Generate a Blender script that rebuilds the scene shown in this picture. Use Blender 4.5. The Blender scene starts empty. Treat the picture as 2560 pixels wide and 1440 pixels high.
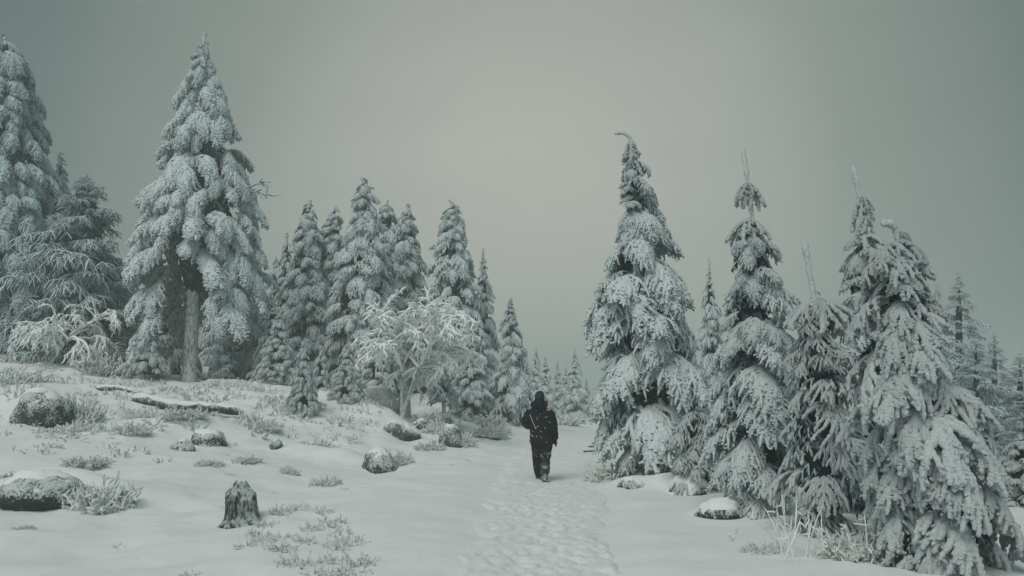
import bpy, math, random
import numpy as np
from mathutils import Vector, Matrix, noise as mnoise

# ---------------------------------------------------------------- camera, sky, sun, exposure
scene = bpy.context.scene
C = scene.collection
F = 1990.0                       # focal length in pixels of the 2560 px wide photograph
CAMZ = 1.68
PITCH = math.atan(265.0 / F)
cam_data = bpy.data.cameras.new('camera')
cam_data.sensor_width = 36.0
cam_data.lens = 36.0 * F / 2560.0
cam_data.clip_end = 3000.0
cam = bpy.data.objects.new('camera', cam_data)
cam.location = (0, 0, CAMZ)
cam.rotation_euler = (math.pi / 2 + PITCH, 0, 0)
C.objects.link(cam)
scene.camera = cam

SUN_EL, SUN_AZ = math.radians(50), math.radians(205)      # azimuth from +Y towards +X
world = bpy.data.worlds.new('World'); scene.world = world; world.use_nodes = True
nt = world.node_tree; nt.nodes.clear()
def wn(t, **k):
    n = nt.nodes.new(t)
    for a, v in k.items(): setattr(n, a, v)
    return n
out = wn('ShaderNodeOutputWorld'); bg = wn('ShaderNodeBackground')
sky = wn('ShaderNodeTexSky', sky_type='NISHITA', sun_disc=False)
sky.sun_elevation = SUN_EL; sky.sun_rotation = SUN_AZ
sky.air_density = 1.0; sky.dust_density = 4.0
tc = wn('ShaderNodeTexCoord')
# overcast fog deck: grey, brightest ahead, with an edge vignette painted into its colour
gd = Vector((0.03, math.cos(math.radians(13)), math.sin(math.radians(13)))).normalized()
dot = wn('ShaderNodeVectorMath', operation='DOT_PRODUCT'); dot.inputs[1].default_value = gd
nrm = wn('ShaderNodeVectorMath', operation='NORMALIZE')
nt.links.new(tc.outputs['Generated'], nrm.inputs[0]); nt.links.new(nrm.outputs[0], dot.inputs[0])
ramp = wn('ShaderNodeValToRGB')
ramp.color_ramp.interpolation = 'B_SPLINE'
SKY_STOPS = [(0.0, (0.062, 0.140, 0.152)), (0.70, (0.070, 0.142, 0.148)), (0.83, (0.135, 0.185, 0.172)), (0.87, (0.19, 0.235, 0.21)),
             (0.934, (0.295, 0.325, 0.292)), (0.955, (0.355, 0.378, 0.336)), (0.985, (0.43, 0.446, 0.396)), (1.0, (0.485, 0.488, 0.438))]
el = ramp.color_ramp.elements
el[0].position, el[0].color = SKY_STOPS[0][0], (*SKY_STOPS[0][1], 1)
el[1].position, el[1].color = SKY_STOPS[-1][0], (*SKY_STOPS[-1][1], 1)
for p_, c_ in SKY_STOPS[1:-1]:
    e = el.new(p_); e.color = (*c_, 1)
nt.links.new(dot.outputs['Value'], ramp.inputs[0])
cl = wn('ShaderNodeTexNoise'); cl.inputs['Scale'].default_value = 2.2; cl.inputs['Detail'].default_value = 3
mp = wn('ShaderNodeMapping'); mp.inputs['Scale'].default_value = (1, 1, 2.2)
nt.links.new(nrm.outputs[0], mp.inputs[0]); nt.links.new(mp.outputs[0], cl.inputs['Vector'])
cm = wn('ShaderNodeMapRange'); cm.inputs['From Min'].default_value = 0.25; cm.inputs['From Max'].default_value = 0.75
cm.inputs['To Min'].default_value = 0.93; cm.inputs['To Max'].default_value = 1.07
nt.links.new(cl.outputs[0], cm.inputs[0])
vs = wn('ShaderNodeVectorMath', operation='SCALE')
nt.links.new(ramp.outputs[0], vs.inputs[0]); nt.links.new(cm.outputs[0], vs.inputs['Scale'])
sk = wn('ShaderNodeVectorMath', operation='SCALE'); sk.inputs['Scale'].default_value = 0.1
nt.links.new(sky.outputs[0], sk.inputs[0])
mx = wn('ShaderNodeMix', data_type='RGBA'); mx.inputs['Factor'].default_value = 0.95
nt.links.new(sk.outputs[0], mx.inputs['A']); nt.links.new(vs.outputs[0], mx.inputs['B'])
nt.links.new(mx.outputs['Result'], bg.inputs['Color']); bg.inputs['Strength'].default_value = 1.0
nt.links.new(bg.outputs[0], out.inputs['Surface'])

sl = bpy.data.lights.new('sun', 'SUN'); sl.energy = 1.9; sl.angle = math.radians(40); sl.color = (1.0, 0.945, 0.89)
sun = bpy.data.objects.new('sun', sl); C.objects.link(sun)
sd = Vector((math.sin(SUN_AZ) * math.cos(SUN_EL), math.cos(SUN_AZ) * math.cos(SUN_EL), math.sin(SUN_EL)))
sun.rotation_euler = sd.to_track_quat('Z', 'Y').to_euler()
sun.location = sd * 100

scene.view_settings.view_transform = 'Standard'
scene.view_settings.look = 'None'
scene.view_settings.exposure = 0.0
scene.view_settings.gamma = 1.0
scene.view_settings.use_curve_mapping = False
scene.render.engine = 'CYCLES'
cy = scene.cycles
cy.use_denoising = True
try: cy.denoiser = 'OPENIMAGEDENOISE'
except Exception: pass
cy.max_bounces = 5; cy.diffuse_bounces = 3; cy.glossy_bounces = 1; cy.transmission_bounces = 0
cy.volume_bounces = 2; cy.transparent_max_bounces = 4
cy.use_adaptive_sampling = True; cy.adaptive_threshold = 0.02
HAZE = 0.0047

# ---------------------------------------------------------------- helpers
rng = np.random.default_rng(7)
random.seed(7)
_c, _s = math.cos(PITCH), math.sin(PITCH)
def W(px, py, D):
    """world point seen at a photograph pixel, at distance D ahead of the camera"""
    a = (px - 1280.0) / F; b = (720.0 - py) / F
    dy = _c - b * _s; dz = _s + b * _c
    t = D / dy
    return Vector((a * t, D, CAMZ + dz * t))

def link(o, parent=None):
    C.objects.link(o)
    if parent is not None: o.parent = parent
    return o
def tag(o, label=None, cat=None, group=None, kind=None):
    if label: o['label'] = label
    if cat: o['category'] = cat
    if group: o['group'] = group
    if kind: o['kind'] = kind
    return o
def empty(name, loc):
    o = bpy.data.objects.new(name, None); o.location = loc; o.empty_display_size = 0.2
    return link(o)
def mesh_np(name, verts, quads, mat, smooth=True, tris=None):
    me = bpy.data.meshes.new(name)
    verts = np.asarray(verts, np.float32).reshape(-1, 3)
    fl = []; ls = []; n = 0
    quads = np.asarray(quads, np.int32).reshape(-1, 4)
    tri = np.zeros((0, 3), np.int32) if tris is None else np.asarray(tris, np.int32).reshape(-1, 3)
    me.vertices.add(len(verts)); me.vertices.foreach_set('co', verts.ravel())
    me.loops.add(len(quads) * 4 + len(tri) * 3)
    me.loops.foreach_set('vertex_index', np.concatenate([quads.ravel(), tri.ravel()]))
    me.polygons.add(len(quads) + len(tri))
    st = np.concatenate([np.arange(len(quads)) * 4, len(quads) * 4 + np.arange(len(tri)) * 3]).astype(np.int32)
    me.polygons.foreach_set('loop_start', st)
    me.update(calc_edges=True)
    me.polygons.foreach_set('use_smooth', np.full(len(me.polygons), smooth))
    me.validate()
    if mat: me.materials.append(mat)
    return me
def obj(name, me, parent=None, loc=(0, 0, 0)):
    o = bpy.data.objects.new(name, me); o.location = loc
    return link(o, parent)

class Geo:
    """collects vertex / quad arrays"""
    def __init__(s): s.v = []; s.q = []; s.n = 0
    def add(s, v, q):
        v = np.asarray(v).reshape(-1, 3)
        s.v.append(v); s.q.append(np.asarray(q).reshape(-1, 4) + s.n); s.n += len(v)
    def mesh(s, name, mat): return mesh_np(name, np.concatenate(s.v), np.concatenate(s.q), mat)

def norm(a): return a / np.maximum(np.linalg.norm(a, axis=-1, keepdims=True), 1e-9)
def tubes(P, R, S=5, jit=0.0, g=None):
    """P (N,K,3) centre lines, R (N,K) radii -> tube mesh arrays"""
    g = g or rng
    P = np.asarray(P, float); N, K, _ = P.shape
    T = norm(np.gradient(P, axis=1))
    ref = np.tile(np.array([0.31, 0.17, 0.93]), (N, 1))
    t0 = T[:, K // 2]
    bad = np.abs((t0 * ref).sum(1)) > 0.85
    ref[bad] = np.array([0.92, -0.35, 0.1])
    U = norm(np.cross(T, ref[:, None, :])); V = np.cross(T, U)
    a = np.arange(S) / S * 2 * np.pi
    rr = R[:, :, None] * (1 + jit * (g.random((N, K, S)) * 2 - 1))
    v = P[:, :, None, :] + rr[..., None] * (np.cos(a)[None, None, :, None] * U[:, :, None, :] + np.sin(a)[None, None, :, None] * V[:, :, None, :])
    i = np.arange(N)[:, None, None] * K * S; k = np.arange(K - 1)[None, :, None] * S; s = np.arange(S)[None, None, :]
    s2 = (s + 1) % S
    q = np.stack([i + k + s, i + k + s2, i + k + S + s2, i + k + S + s], -1).reshape(-1, 4)
    return v.reshape(-1, 3), q
def grow(base, d, length, sag, K, g=None, wig=0.0):
    """curved centre lines that start along d and bend down by sag; (N,K,3)"""
    g = g or rng
    base = np.asarray(base, float); d = norm(np.asarray(d, float)); N = len(base)
    length = np.broadcast_to(length, (N,)); sag = np.broadcast_to(sag, (N,))
    P = np.zeros((N, K, 3)); P[:, 0] = base; p = base.copy()
    st = length / (K - 1)
    for k in range(1, K):
        d = d + np.stack([np.zeros(N), np.zeros(N), -sag / (K - 1)], 1)
        if wig: d = d + (g.random((N, 3)) * 2 - 1) * wig
        d = norm(d); p = p + d * st[:, None]; P[:, k] = p
    return P
def rads(N, K, r, tip=0.75, g=None, jit=0.12):
    """blunt rime-covered finger: even thickness, rounded end"""
    g = g or rng
    t = np.linspace(0, 1, K)
    prof = 1 + (tip - 1) * t
    prof[-1] *= 0.12
    if K > 4: prof[-2] *= 0.86
    return np.broadcast_to(r, (N,))[:, None] * prof[None] * (1 + jit * (g.random((N, K)) * 2 - 1))
def fbm(x, y, sc, seed=0.0, oct=3):
    v = 0; a = 1
    for o_ in range(oct):
        v += a * mnoise.noise(Vector((x * sc + seed, y * sc - seed, seed * 1.7 + o_ * 9.1))); a *= 0.5; sc *= 2.1
    return v

# ---------------------------------------------------------------- materials
def newmat(name):
    m = bpy.data.materials.new(name); m.use_nodes = True
    n = m.node_tree; b = n.nodes['Principled BSDF']
    return m, n, b
def frost_mat(name, white, dark, scale, cover=0.5, upw=0.35, bump=0.6, bdist=0.03, soft=0.16, coords='Object', rough=0.85, stretch=None):
    """rime lying on a darker thing: patchy, thicker on upward faces"""
    m, n, b = newmat(name); L = n.links
    t = n.nodes.new('ShaderNodeTexCoord'); src = t.outputs[coords]
    if stretch:
        mpn = n.nodes.new('ShaderNodeMapping'); mpn.inputs['Scale'].default_value = stretch
        L.new(src, mpn.inputs[0]); src = mpn.outputs[0]
    a = n.nodes.new('ShaderNodeTexNoise'); a.inputs['Scale'].default_value = scale; a.inputs['Detail'].default_value = 4; a.inputs['Roughness'].default_value = 0.65
    L.new(src, a.inputs['Vector'])
    f = n.nodes.new('ShaderNodeTexNoise'); f.inputs['Scale'].default_value = scale * 0.17; f.inputs['Detail'].default_value = 2
    L.new(src, f.inputs['Vector'])
    geo = n.nodes.new('ShaderNodeNewGeometry'); sx = n.nodes.new('ShaderNodeSeparateXYZ'); L.new(geo.outputs['Normal'], sx.inputs[0])
    m1 = n.nodes.new('ShaderNodeMath'); m1.operation = 'MULTIPLY_ADD'; m1.inputs[1].default_value = upw
    L.new(sx.outputs['Z'], m1.inputs[0]); L.new(a.outputs[0], m1.inputs[2])
    m2 = n.nodes.new('ShaderNodeMath'); m2.operation = 'MULTIPLY_ADD'; m2.inputs[1].default_value = 0.5
    L.new(f.outputs[0], m2.inputs[0]); L.new(m1.outputs[0], m2.inputs[2])
    r = n.nodes.new('ShaderNodeMapRange'); r.interpolation_type = 'SMOOTHSTEP'
    c0 = 0.75 - (cover - 0.5) * 0.8
    r.inputs['From Min'].default_value = c0 - soft; r.inputs['From Max'].default_value = c0 + soft
    L.new(m2.outputs[0], r.inputs[0])
    mixc = n.nodes.new('ShaderNodeMix'); mixc.data_type = 'RGBA'
    mixc.inputs['A'].default_value = (*dark, 1); mixc.inputs['B'].default_value = (*white, 1)
    L.new(r.outputs[0], mixc.inputs['Factor']); L.new(mixc.outputs['Result'], b.inputs['Base Color'])
    b.inputs['Roughness'].default_value = rough; b.inputs['Specular IOR Level'].default_value = 0.15
    bp = n.nodes.new('ShaderNodeBump'); bp.inputs['Strength'].default_value = bump; bp.inputs['Distance'].default_value = bdist
    L.new(a.outputs[0], bp.inputs['Height']); L.new(bp.outputs[0], b.inputs['Normal'])
    return m
WHITE = (0.66, 0.74, 0.75)
NEEDLE = (0.014, 0.040, 0.048)
M_rime = frost_mat('rime_on_needles', WHITE, NEEDLE, 34, cover=0.77, upw=0.28, soft=0.17, bump=1.0, bdist=0.035)
M_rime_near = frost_mat('thick_rime_on_needles', (0.70, 0.775, 0.785), NEEDLE, 32, cover=0.86, upw=0.24, soft=0.2, bump=1.0, bdist=0.05)
M_rime_small = frost_mat('even_rime_on_needles', WHITE, NEEDLE, 16, cover=0.92, upw=0.22, soft=0.2, bump=0.8, bdist=0.04)
M_rime_dim = frost_mat('shade_toned_patchy_rime', (0.50, 0.60, 0.63), NEEDLE, 34, cover=0.66, upw=0.26, soft=0.17, bump=0.9, bdist=0.035)  # sparser rime, with the far-left tree's dimness painted in as darker colour
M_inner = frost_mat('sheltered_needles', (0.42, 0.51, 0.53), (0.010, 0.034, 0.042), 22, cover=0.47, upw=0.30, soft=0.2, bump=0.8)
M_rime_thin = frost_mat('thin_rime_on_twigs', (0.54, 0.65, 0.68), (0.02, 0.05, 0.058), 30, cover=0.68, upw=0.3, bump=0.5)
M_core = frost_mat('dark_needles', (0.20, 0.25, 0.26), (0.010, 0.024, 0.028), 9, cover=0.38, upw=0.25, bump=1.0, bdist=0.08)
M_bark = frost_mat('frosted_bark', (0.60, 0.65, 0.65), (0.04, 0.052, 0.055), 16, cover=0.60, upw=0.1, bump=0.9, bdist=0.03, stretch=(1, 1, 0.35))
M_rime_white = frost_mat('white_rime_on_branches', (0.84, 0.88, 0.87), (0.16, 0.19, 0.19), 14, cover=1.05, upw=0.12, bump=0.5, bdist=0.03)
M_heather = frost_mat('rime_on_heather', (0.72, 0.76, 0.74), (0.05, 0.075, 0.07), 16, cover=0.84, upw=0.22, bump=0.5)
M_rock = frost_mat('frosted_granite', (0.55, 0.60, 0.60), (0.035, 0.042, 0.045), 24, cover=0.35, upw=0.30, bump=0.7, bdist=0.025, soft=0.12)
M_rock_pale = frost_mat('frost_veiled_granite', (0.50, 0.54, 0.53), (0.10, 0.115, 0.115), 9, cover=0.62, upw=0.2, bump=0.4, bdist=0.02, soft=0.3)
M_wood = frost_mat('frosted_old_wood', (0.50, 0.56, 0.56), (0.035, 0.04, 0.04), 26, cover=0.36, upw=0.25, bump=1.0, bdist=0.04, stretch=(1, 1, 0.3))

def snow_mat(name, col, sc, bump, dist, detail=4):
    m, n, b = newmat(name); L = n.links
    t = n.nodes.new('ShaderNodeTexCoord')
    a = n.nodes.new('ShaderNodeTexNoise'); a.inputs['Scale'].default_value = sc; a.inputs['Detail'].default_value = detail; a.inputs['Roughness'].default_value = 0.6
    L.new(t.outputs['Object'], a.inputs['Vector'])
    c = n.nodes.new('ShaderNodeTexNoise'); c.inputs['Scale'].default_value = 0.7; c.inputs['Detail'].default_value = 3
    L.new(t.outputs['Object'], c.inputs['Vector'])
    mixc = n.nodes.new('ShaderNodeMix'); mixc.data_type = 'RGBA'
    mixc.inputs['A'].default_value = (col[0] * .94, col[1] * .95, col[2] * .96, 1); mixc.inputs['B'].default_value = (*col, 1)
    L.new(c.outputs[0], mixc.inputs['Factor']); L.new(mixc.outputs['Result'], b.inputs['Base Color'])
    b.inputs['Roughness'].default_value = 0.7; b.inputs['Specular IOR Level'].default_value = 0.2
    bp = n.nodes.new('ShaderNodeBump'); bp.inputs['Strength'].default_value = bump; bp.inputs['Distance'].default_value = dist
    L.new(a.outputs[0], bp.inputs['Height']); L.new(bp.outputs[0], b.inputs['Normal'])
    return m
M_snow = snow_mat('wind_packed_snow', (0.80, 0.82, 0.81), 5.0, 0.5, 0.03, 9)
M_path = snow_mat('trodden_snow', (0.80, 0.82, 0.81), 30.0, 0.8, 0.02, 8)
M_cap = snow_mat('fresh_snow', (0.80, 0.82, 0.81), 8.0, 0.2, 0.02)

# ---------------------------------------------------------------- the ground
def flat(x, y, z=0.0): return (x, y, z)
CTRL = [flat(0, -8), flat(-8, -6), flat(8, -6), flat(0, 4), flat(-3, 8), flat(3, 7), flat(0.5, 16), flat(-2.4, 16), flat(1.5, 24), flat(2.1, 32),
        flat(3.4, 45), flat(4.0, 54), flat(-6, 7), flat(-9, 10.5, 0.05), flat(6, 8), flat(8, 14, -0.1), flat(3.4, 20, -0.02), flat(5.5, 30, -0.1), flat(14, 30, -0.8), flat(25, 45, -1.6),
        flat(10, 48, -0.4), flat(-30, 15, 1.2), flat(-32, 45, 5.5), flat(-12, 50, 3.0), flat(0.6, 54, 0.6), flat(30, 10, -0.6), flat(15, 5, -0.1), flat(-25, 0, 0.3), flat(20, 60, -1.6), flat(-20, 60, 3.5)]
for p in [(110, 1262, 12.1), (605, 1300, 10.7), (300, 1100, 18), (90, 1052, 20), (450, 1112, 18.5), (520, 1088, 20), (690, 1122, 20),
          (950, 1158, 18.8), (1000, 1078, 25), (1125, 1118, 24.5), (1215, 1102, 28.5), (1005, 1032, 27), (955, 1025, 28.5), (470, 1032, 23),
          (472, 966, 30), (130, 890, 32), (0, 875, 34), (200, 935, 28), (692, 948, 28.5), (757, 1032, 24.5), (866, 1002, 26.5), (905, 1000, 33),
          (1150, 1005, 35), (1285, 1034, 31.5), (1330, 1064, 38), (1245, 1085, 30.5), (1575, 1218, 15.0), (1620, 1200, 16.5), (1690, 1226, 14.6),
          (1800, 1296, 11.3), (1930, 1312, 10.5), (2300, 1450, 7.3)]:
    w = W(*p); CTRL.append((w.x, w.y, w.z))
CT = np.array(CTRL)
def _U(r2): return 0.5 * r2 * np.log(r2 + 1e-9)
_n = len(CT)
_K = _U(((CT[:, None, :2] - CT[None, :, :2]) ** 2).sum(-1)) + np.eye(_n) * 4.0
_P = np.c_[np.ones(_n), CT[:, :2]]
_A = np.block([[_K, _P], [_P.T, np.zeros((3, 3))]])
_wt = np.linalg.solve(_A, np.r_[CT[:, 2], 0, 0, 0])
def path_x(y): return np.interp(y, [-10, 7.3, 16, 29, 44, 56, 80], [0.25, 0.32, 0.58, 1.6, 2.9, 4.0, 6.5])
def path_w(y): return np.interp(y, [0, 7.3, 16, 29, 44, 60], [0.85, 0.85, 1.2, 1.6, 1.75, 1.9])
def base_h(x, y):
    x = np.asarray(x, float); y = np.asarray(y, float)
    xc = np.clip(x, -34, 32); yc = np.clip(y, -9, 62)
    h = np.zeros(np.broadcast(xc, yc).shape)
    h = h + _wt[_n] + _wt[_n + 1] * xc + _wt[_n + 2] * yc
    for i in range(_n):
        h = h + _wt[i] * _U((xc - CT[i, 0]) ** 2 + (yc - CT[i, 1]) ** 2)
    # beyond the crest the plateau falls away
    f = np.maximum(y - 55, 0)
    h = h - 0.0011 * f * f * np.clip(60 / np.maximum(f, 60), 0, 1)
    return h
MOUNDS = []
for px, py, D_, amp, sx, sy in [(130, 1215, 12.55, 0.50, 1.30, 0.46), (350, 1225, 13.2, 0.12, 0.7, 0.5), (1690, 1225, 14.9, 0.30, 0.55, 0.4), (1578, 1215, 15.3, 0.16, 0.45, 0.35), (1815, 1290, 11.55, 0.22, 0.40, 0.28),
                            (770, 1130, 20.0, 0.24, 0.75, 0.5), (860, 1145, 19.5, 0.26, 0.7, 0.5), (950, 1060, 26.0, 0.40, 1.0, 0.6), (900, 1040, 27.0, 0.35, 1.0, 0.7), (470, 1075, 21.0, 0.32, 1.0, 0.6), (60, 1020, 20.8, 0.45, 0.9, 0.6), (590, 1300, 11.0, 0.05, 0.5, 0.3)]:
    w = W(px, py, D_); MOUNDS.append((w.x, w.y, amp, sx, sy))
def drift(x, y):
    return drift0(x, y) + sum(a * math.exp(-((x - mx_) / sx) ** 2 - ((y - my_) / sy) ** 2) for mx_, my_, a, sx, sy in MOUNDS)
def drift0(x, y):
    d = 0.12 * fbm(x, y, 0.42, 3.1) + 0.05 * fbm(x, y, 1.5, 8.2) + 0.012 * mnoise.noise(Vector((x * 1.2 + y * 0.4, y * 4.0, 1)))
    k = min(1.0, abs(x - float(path_x(y))) / 3.5) * 0.8 + 0.2
    if x > 2: k *= 0.6
    far = 1.0 + min(max(y - 18, 0) / 14, 1.0) * (1.3 if x < 0 else 0.3)
    return d * k * far
def ground_z(x, y): return float(base_h(x, y)) + drift(x, y)

def axis_pts(segs):
    p = [segs[0][0]]
    for a, b, st in segs:
        n_ = max(1, int(round((b - a) / st))); p += list(a + (b - a) * (np.arange(n_) + 1) / n_)
    return np.array(p)
gx = axis_pts([(-900, -200, 100), (-200, -40, 8), (-40, -14, 0.6), (-14, 9, 0.13), (9, 20, 0.5), (20, 40, 1.2), (40, 200, 8), (200, 900, 100)])
gy = axis_pts([(-60, -10, 10), (-10, 5, 1.0), (5, 26, 0.13), (26, 40, 0.25), (40, 62, 0.6), (62, 120, 3), (120, 260, 10), (260, 1500, 120)])
X, Y = np.meshgrid(gx, gy)
Z = base_h(X, Y)
for j in range(len(gy)):
    for i in range(len(gx)):
        if abs(gx[i]) < 40 and gy[j] < 70: Z[j, i] += drift(gx[i], gy[j])
# the path is worn slightly into the snow
PX = path_x(Y); PW = path_w(Y)
dd = np.abs(X - PX) / PW
Z -= np.where((Y < 60), 0.05 * np.clip(1.25 - dd, 0, 0.5) / 0.5, 0)
nx_, ny_ = len(gx), len(gy)
ii = np.arange(nx_ * ny_).reshape(ny_, nx_)
q = np.stack([ii[:-1, :-1], ii[:-1, 1:], ii[1:, 1:], ii[1:, :-1]], -1).reshape(-1, 4)
ground = obj('ground', mesh_np('ground', np.stack([X, Y, Z], -1), q, M_snow))
tag(ground, 'smooth wind-blown snow covering the whole plateau', kind='structure')

# trodden path: footprints and crumbled snow as relief
yy = [2.0]
while yy[-1] < 58: yy.append(yy[-1] + max(0.033, 0.0042 * yy[-1]))
yy = np.array(yy); uu = np.linspace(-1.35, 1.35, 84)
YY = np.repeat(yy[:, None], len(uu), 1); XX = path_x(YY) + uu[None, :] * path_w(YY)
PZ = base_h(XX, YY)
prel = np.zeros_like(PZ)
fr = np.random.default_rng(11)
for k in range(3600):
    fy = 2 + 40 * fr.random() ** 1.6; fx = float(path_x(fy)) + float(path_w(fy)) * np.clip(fr.normal(0, 0.42), -1.1, 1.1)
    an = fr.normal(0, 0.5); ln = 0.07 + 0.08 * fr.random(); wd = 0.035 + 0.03 * fr.random(); dep = 0.006 + 0.016 * fr.random() ** 2
    j0, j1 = np.searchsorted(yy, [fy - 0.5, fy + 0.5])
    if j1 - j0 < 2: continue
    dx = XX[j0:j1] - fx; dy = YY[j0:j1] - fy
    u_ = (dx * math.cos(an) + dy * math.sin(an)) / wd; v_ = (-dx * math.sin(an) + dy * math.cos(an)) / ln
    r2 = u_ ** 2 + v_ ** 2
    prel[j0:j1] += -dep * np.exp(-r2 ** 2) + dep * 0.22 * np.exp(-((np.sqrt(r2) - 1.6) ** 2) / 0.10)
prel = np.clip(prel, -0.045, 0.02)
for j in range(len(yy)):
    for i in range(len(uu)):
        x_, y_ = XX[j, i], YY[j, i]
        nse = mnoise.noise(Vector((x_ * 7, y_ * 5, 2))) * 0.007 + mnoise.noise(Vector((x_ * 17, y_ * 13, 5))) * 0.006 + mnoise.noise(Vector((x_ * 37, y_ * 29, 9))) * 0.004
        prel[j, i] += nse
        e = abs(uu[i]) + 0.40 * mnoise.noise(Vector((x_ * 1.1, y_ * 0.7, 7))) + 0.25 * mnoise.noise(Vector((x_ * 3.5, y_ * 2.6, 17)))
        k = min(1, max(0, (1.05 - e) / 0.45)); k = k * k * (3 - 2 * k) if abs(uu[i]) < 1.3 else 0
        prel[j, i] = prel[j, i] * k - 0.085 * (1 - k) - 0.008 * k
        PZ[j, i] += drift(x_, y_)
ii = np.arange(PZ.size).reshape(PZ.shape)
q = np.stack([ii[:-1, :-1], ii[:-1, 1:], ii[1:, 1:], ii[1:, :-1]], -1).reshape(-1, 4)
path = obj('path', mesh_np('path', np.stack([XX, YY, PZ + prel], -1), q, M_path))
tag(path, 'trodden footpath of crumbled snow leading between the trees', kind='structure')

# ---------------------------------------------------------------- boughs
def bough_mesh(name, seed, mat, nlat=15, lat=0.42, rad=0.042, sec=4, phi0=12, phi1=-72, sag=1.3, K=5, S=5, ribs=0.16, secr=0.85, hang=0.5, alpha=52, sag2=1.4, stub=0, wig=0.06):
    """one drooping spruce bough, unit length, growing from the origin along +X"""
    g = np.random.default_rng(seed)
    KM = 14
    s = np.linspace(0, 1, KM)
    ph = np.radians(phi0 + (phi1 - phi0) * s ** 0.85 + g.normal(0, 3, KM))
    yaw = np.cumsum(g.normal(0, 0.04, KM))
    d = np.stack([np.cos(ph) * np.cos(yaw), np.cos(ph) * np.sin(yaw), np.sin(ph)], 1)
    P = np.vstack([np.zeros(3), np.cumsum(d[:-1] / (KM - 1), 0)])
    G = Geo()
    rm = rad * np.interp(s, [0, .3, 1], [0.8, 1.15, 0.9]) * (1 + 0.15 * g.normal(0, 1, KM)); rm[-1] *= 0.15
    G.add(*tubes(P[None], rm[None], S + 1, ribs, g))
    bases = []; dirs = []; lens = []
    for i in range(nlat):
        for side in (-1, 1):
            si = np.clip(0.10 + 0.88 * (i + g.random() * 0.8) / nlat, 0.05, 0.985)
            k = si * (KM - 1); a = int(k); f = k - a
            p = P[a] * (1 - f) + P[min(a + 1, KM - 1)] * f
            T = d[min(a, KM - 2)]; B = np.array([-T[1], T[0], 0.0]); B /= np.linalg.norm(B)
            al = math.radians(alpha + g.normal(0, 11)) * (1 - 0.35 * si)
            up = np.cross(T, B) if False else np.array([0, 0, 0.12])
            bases.append(p); dirs.append(T * math.cos(al) + side * B * math.sin(al) + up + g.normal(0, 0.08, 3))
            lens.append((lat * (1 - si) ** 0.75 * min(1, 0.45 + si / 0.25) + 0.13) * (0.72 + 0.5 * g.random()))
    bases = np.array(bases); dirs = np.array(dirs); lens = np.array(lens)
    L1 = grow(bases, dirs, lens, sag * (0.7 + 0.6 * g.random(len(lens))), K + 1, g, wig)
    G.add(*tubes(L1, rads(len(lens), K + 1, rad * (0.8 + 0.35 * g.random(len(lens))), 0.85, g, ribs), S, ribs, g))
    if sec:
        b2 = []; d2 = []; l2 = []
        for n_ in range(len(lens)):
            m = max(1, int(round(sec * min(1, lens[n_] / (lat * 0.8)))))
            for j in range(m):
                f = 0.2 + 0.75 * (j + g.random()) / m; k = f * K; a = min(int(k), K - 1)
                p = L1[n_, a] + (L1[n_, a + 1] - L1[n_, a]) * (k - a)
                T = norm(L1[n_, a + 1] - L1[n_, a]); B = norm(np.cross(T, [0, 0, 1.0]) + 1e-4)
                sd_ = 1 if (j + n_) % 2 else -1
                b2.append(p); d2.append(T * 0.75 + B * sd_ * 0.65 + np.array([0, 0, -hang]) * g.random() + g.normal(0, 0.12, 3))
                l2.append((0.10 + 0.34 * lens[n_]) * (0.7 + 0.6 * g.random()))
        b2 = np.array(b2); d2 = np.array(d2); l2 = np.array(l2)
        L2 = grow(b2, d2, l2, sag2, K, g, wig)
        G.add(*tubes(L2, rads(len(l2), K, rad * secr * (0.8 + 0.4 * g.random(len(l2))), 0.85, g, ribs), S, ribs, g))
    if stub:
        allp = [L1] + ([L2] if sec else [])
        for LL in allp:
            N_, K_ = LL.shape[:2]
            a = np.repeat(np.arange(N_), stub); f = g.random(len(a)) * (K_ - 1.3) + 0.2; i0 = f.astype(int); fr_ = (f - i0)[:, None]
            p = LL[a, i0] * (1 - fr_) + LL[a, i0 + 1] * fr_
            T = norm(LL[a, i0 + 1] - LL[a, i0])
            o_ = g.normal(0, 1, (len(a), 3)); o_ = norm(o_ - (o_ * T).sum(1, keepdims=True) * T)
            dd_ = norm(o_ + T * 0.6); ln_ = rad * (1.3 + 0.9 * g.random(len(a)))
            P3 = p[:, None, :] + dd_[:, None, :] * (np.array([0.3, 0.8, 1.0])[None, :, None] * ln_[:, None, None])
            R3 = rad * 0.52 * (0.7 + 0.6 * g.random(len(a)))[:, None] * np.array([1.0, 0.95, 0.1])[None]
            G.add(*tubes(P3, R3, 5, 0.1, g))
    me = G.mesh(name, mat)
    v = np.concatenate(G.v)
    return me, float(np.percentile(v[:, 0], 97)), float(-np.percentile(v[:, 2], 4)), (np.concatenate(G.v), np.concatenate(G.q))

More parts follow.
